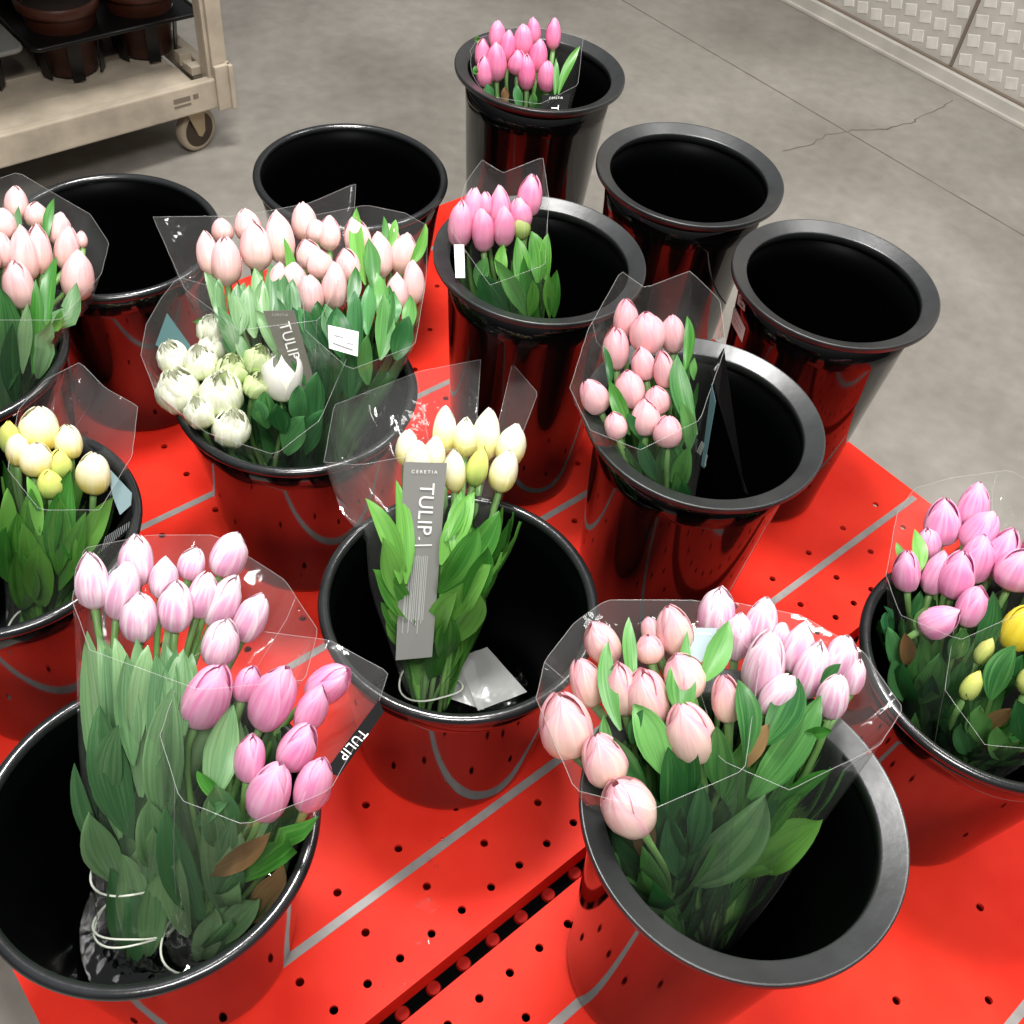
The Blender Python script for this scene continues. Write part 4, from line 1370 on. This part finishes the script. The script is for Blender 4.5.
for (x, y, lab) in pots:
    if p0 is None:
        o = bpy.data.objects.new('plant_pot', pot_body)
        s_ = bpy.data.objects.new('potting_soil', soil_me)
        p0 = (o, s_)
    else:
        o, s_ = p0[0].copy(), p0[1].copy()
    COL.objects.link(o)
    COL.objects.link(s_)
    s_.parent = o
    o.location = (x, y, ZD + .0005)
    tag(o, lab, 'pot', 'brown pots on the trolley')


def tray(x0, x1, y0, y1, z, holes, lab, mat, legs):
    o = tag(empty('carry_tray', (x0, y0, ZD)), lab, 'tray', 'carry trays on the trolley')
    cu = bpy.data.curves.new('tray_deck', 'CURVE')
    cu.dimensions = '2D'
    cu.fill_mode = 'BOTH'
    cu.extrude = .003
    rr = .02
    pts = []
    for (cx, cy, a0) in ((x1 - rr, y1 - rr, 0), (x0 + rr, y1 - rr, 90), (x0 + rr, y0 + rr, 180), (x1 - rr, y0 + rr, 270)):
        for k in range(5):
            a = math.radians(a0 + 22.5 * k)
            pts.append((cx + rr * math.cos(a) - x0, cy + rr * math.sin(a) - y0))
    loops = [pts] + [[(hx - x0 + .083 * math.cos(2 * math.pi * k / 32), hy - y0 + .083 * math.sin(2 * math.pi * k / 32)) for k in range(32)] for hx, hy in holes]
    for lp in loops:
        s = cu.splines.new('POLY')
        s.points.add(len(lp) - 1)
        for k, p in enumerate(lp):
            s.points[k].co = (p[0], p[1], 0, 1)
        s.use_cyclic_u = True
    tmp = bpy.data.objects.new('tray_deck', cu)
    COL.objects.link(tmp)
    me = bpy.data.meshes.new_from_object(tmp.evaluated_get(bpy.context.evaluated_depsgraph_get()))
    bpy.data.objects.remove(tmp)
    me.materials.clear()
    dk = link('tray_deck', me, mat, o)
    dk.location.z = z
    rim_pts = [V((p[0], p[1], z)) for p in pts]
    link('tray_rim', tube('tray_rim', rim_pts, .006, 8, True), mat, o)
    # open cups hanging below the deck: ribs round each pot down to the trolley
    for hx, hy in holes:
        lst = []
        bm = bmesh.new()
        for k in range(6):
            a = math.radians(60 * k + 20)
            r = bmesh.ops.create_cube(bm, size=1)
            for v in r['verts']:
                q = V((v.co.x * .004, v.co.y * .03, (v.co.z + .5) * (z - .001)))
                q.x += .0765 + (.0865 - .0765) * q.z / z
                v.co = Matrix.Rotation(a, 3, 'Z') @ q + V((hx - x0, hy - y0, 0))
        me = bpy.data.meshes.new('tray_cup')
        bm.to_mesh(me)
        bm.free()
        link('tray_cup', me, M['tray'], o)


zt = .112
tray(pa0.x - .115, 1.17, pa0.y - .11, pa0.y + .306, zt, [(pots[i][0], pots[i][1]) for i in range(4)], 'black plastic carry tray holding brown pots beside the trolley corner post', M['tray'], 0)
x5, y5 = pots[4][0], pots[4][1]
tray(x5 - .14, x5 + .108, y5 - .12, y5 + .2, zt, [(x5, y5)], 'grey-edged carry tray at the top left picture corner', M['tray_grey'], 0)

# ------------------------------------------------------------------ water splashes on the table top
dv, df = [], []
rnd = random.Random(3)
for (u, v, n_, sp) in [(427, 905, 16, 10), (421, 945, 8, 7), (399, 985, 8, 8), (438, 843, 3, 10), (436, 862, 4, 9), (470, 760, 0, 8), (620, 960, 6, 14), (300, 605, 5, 8), (530, 880, 2, 6)]:
    for _ in range(n_):
        c = PZ(u + rnd.gauss(0, sp * .6), v + rnd.gauss(0, sp * .6), 0.0003)
        if TYG0 - .006 < c.y < TYG1 + .006:
            continue
        r = rnd.uniform(.0012, .0035)
        b0 = len(dv)
        dv.append(c + V((0, 0, r * .45)))
        for ring, (rr, zz) in enumerate(((.6, .34), (1, 0))):
            for k in range(8):
                a = 2 * math.pi * k / 8
                dv.append(c + V((r * rr * math.cos(a), r * rr * math.sin(a), r * zz)))
        for k in range(8):
            k2 = (k + 1) % 8
            df.append((b0, b0 + 1 + k, b0 + 1 + k2))
            df.append((b0 + 1 + k, b0 + 9 + k, b0 + 9 + k2, b0 + 1 + k2))
o = link('water_droplets', mesh('water_droplets', dv, df), M['drop'])
tag(o, 'scattered water drops splashed on the red table in front of the centre bucket', 'water', kind='stuff')

# ------------------------------------------------------------------ light


def area(name, loc, size, power, aim, col=(1, 1, 1)):
    l = bpy.data.lights.new(name, 'AREA')
    l.shape = 'RECTANGLE'
    l.size, l.size_y = size
    l.energy = power
    l.color = col
    o = bpy.data.objects.new(name, l)
    COL.objects.link(o)
    o.location = loc
    o.rotation_euler = (V(aim) - V(loc)).to_track_quat('-Z', 'Y').to_euler()
    return o


area('ceiling_light', (.85, 1.15, 3.5), (.8, .5), 140, (.65, .6, 0), (1, .98, .95))
area('ceiling_light', (-.4, -.7, 3.2), (1.2, .5), 82, (.4, .5, 0), (1, .98, .95))
area('ceiling_light', (2.6, .4, 3.6), (1.2, .5), 40, (1.6, .6, 0), (1, .98, .95))
w = bpy.data.worlds.new('world')
SC.world = w
w.use_nodes = True
wt = w.node_tree
tc = N(wt, 'ShaderNodeTexCoord')
sx = N(wt, 'ShaderNodeSeparateXYZ')
wt.links.new(tc.outputs['Generated'], sx.inputs[0])
wr = N(wt, 'ShaderNodeValToRGB')
e = wr.color_ramp.elements
e[0].position, e[0].color = .0, (.10, .10, .10, 1)
e[1].position, e[1].color = 1.0, (.80, .82, .85, 1)
for p_, c_ in ((.15, .14), (.45, .34), (.7, .66)):
    q_ = e.new(p_)
    q_.color = (c_, c_ * 1.01, c_ * 1.03, 1)
wt.links.new(sx.outputs['Z'], wr.inputs['Fac'])
wt.links.new(wr.outputs['Color'], wt.nodes['Background'].inputs[0])
wt.nodes['Background'].inputs[1].default_value = .5
SC.view_settings.view_transform = 'Standard'
SC.view_settings.look = 'None'
SC.view_settings.exposure = .0
SC.cycles.transparent_max_bounces = 32
SC.cycles.max_bounces = 8
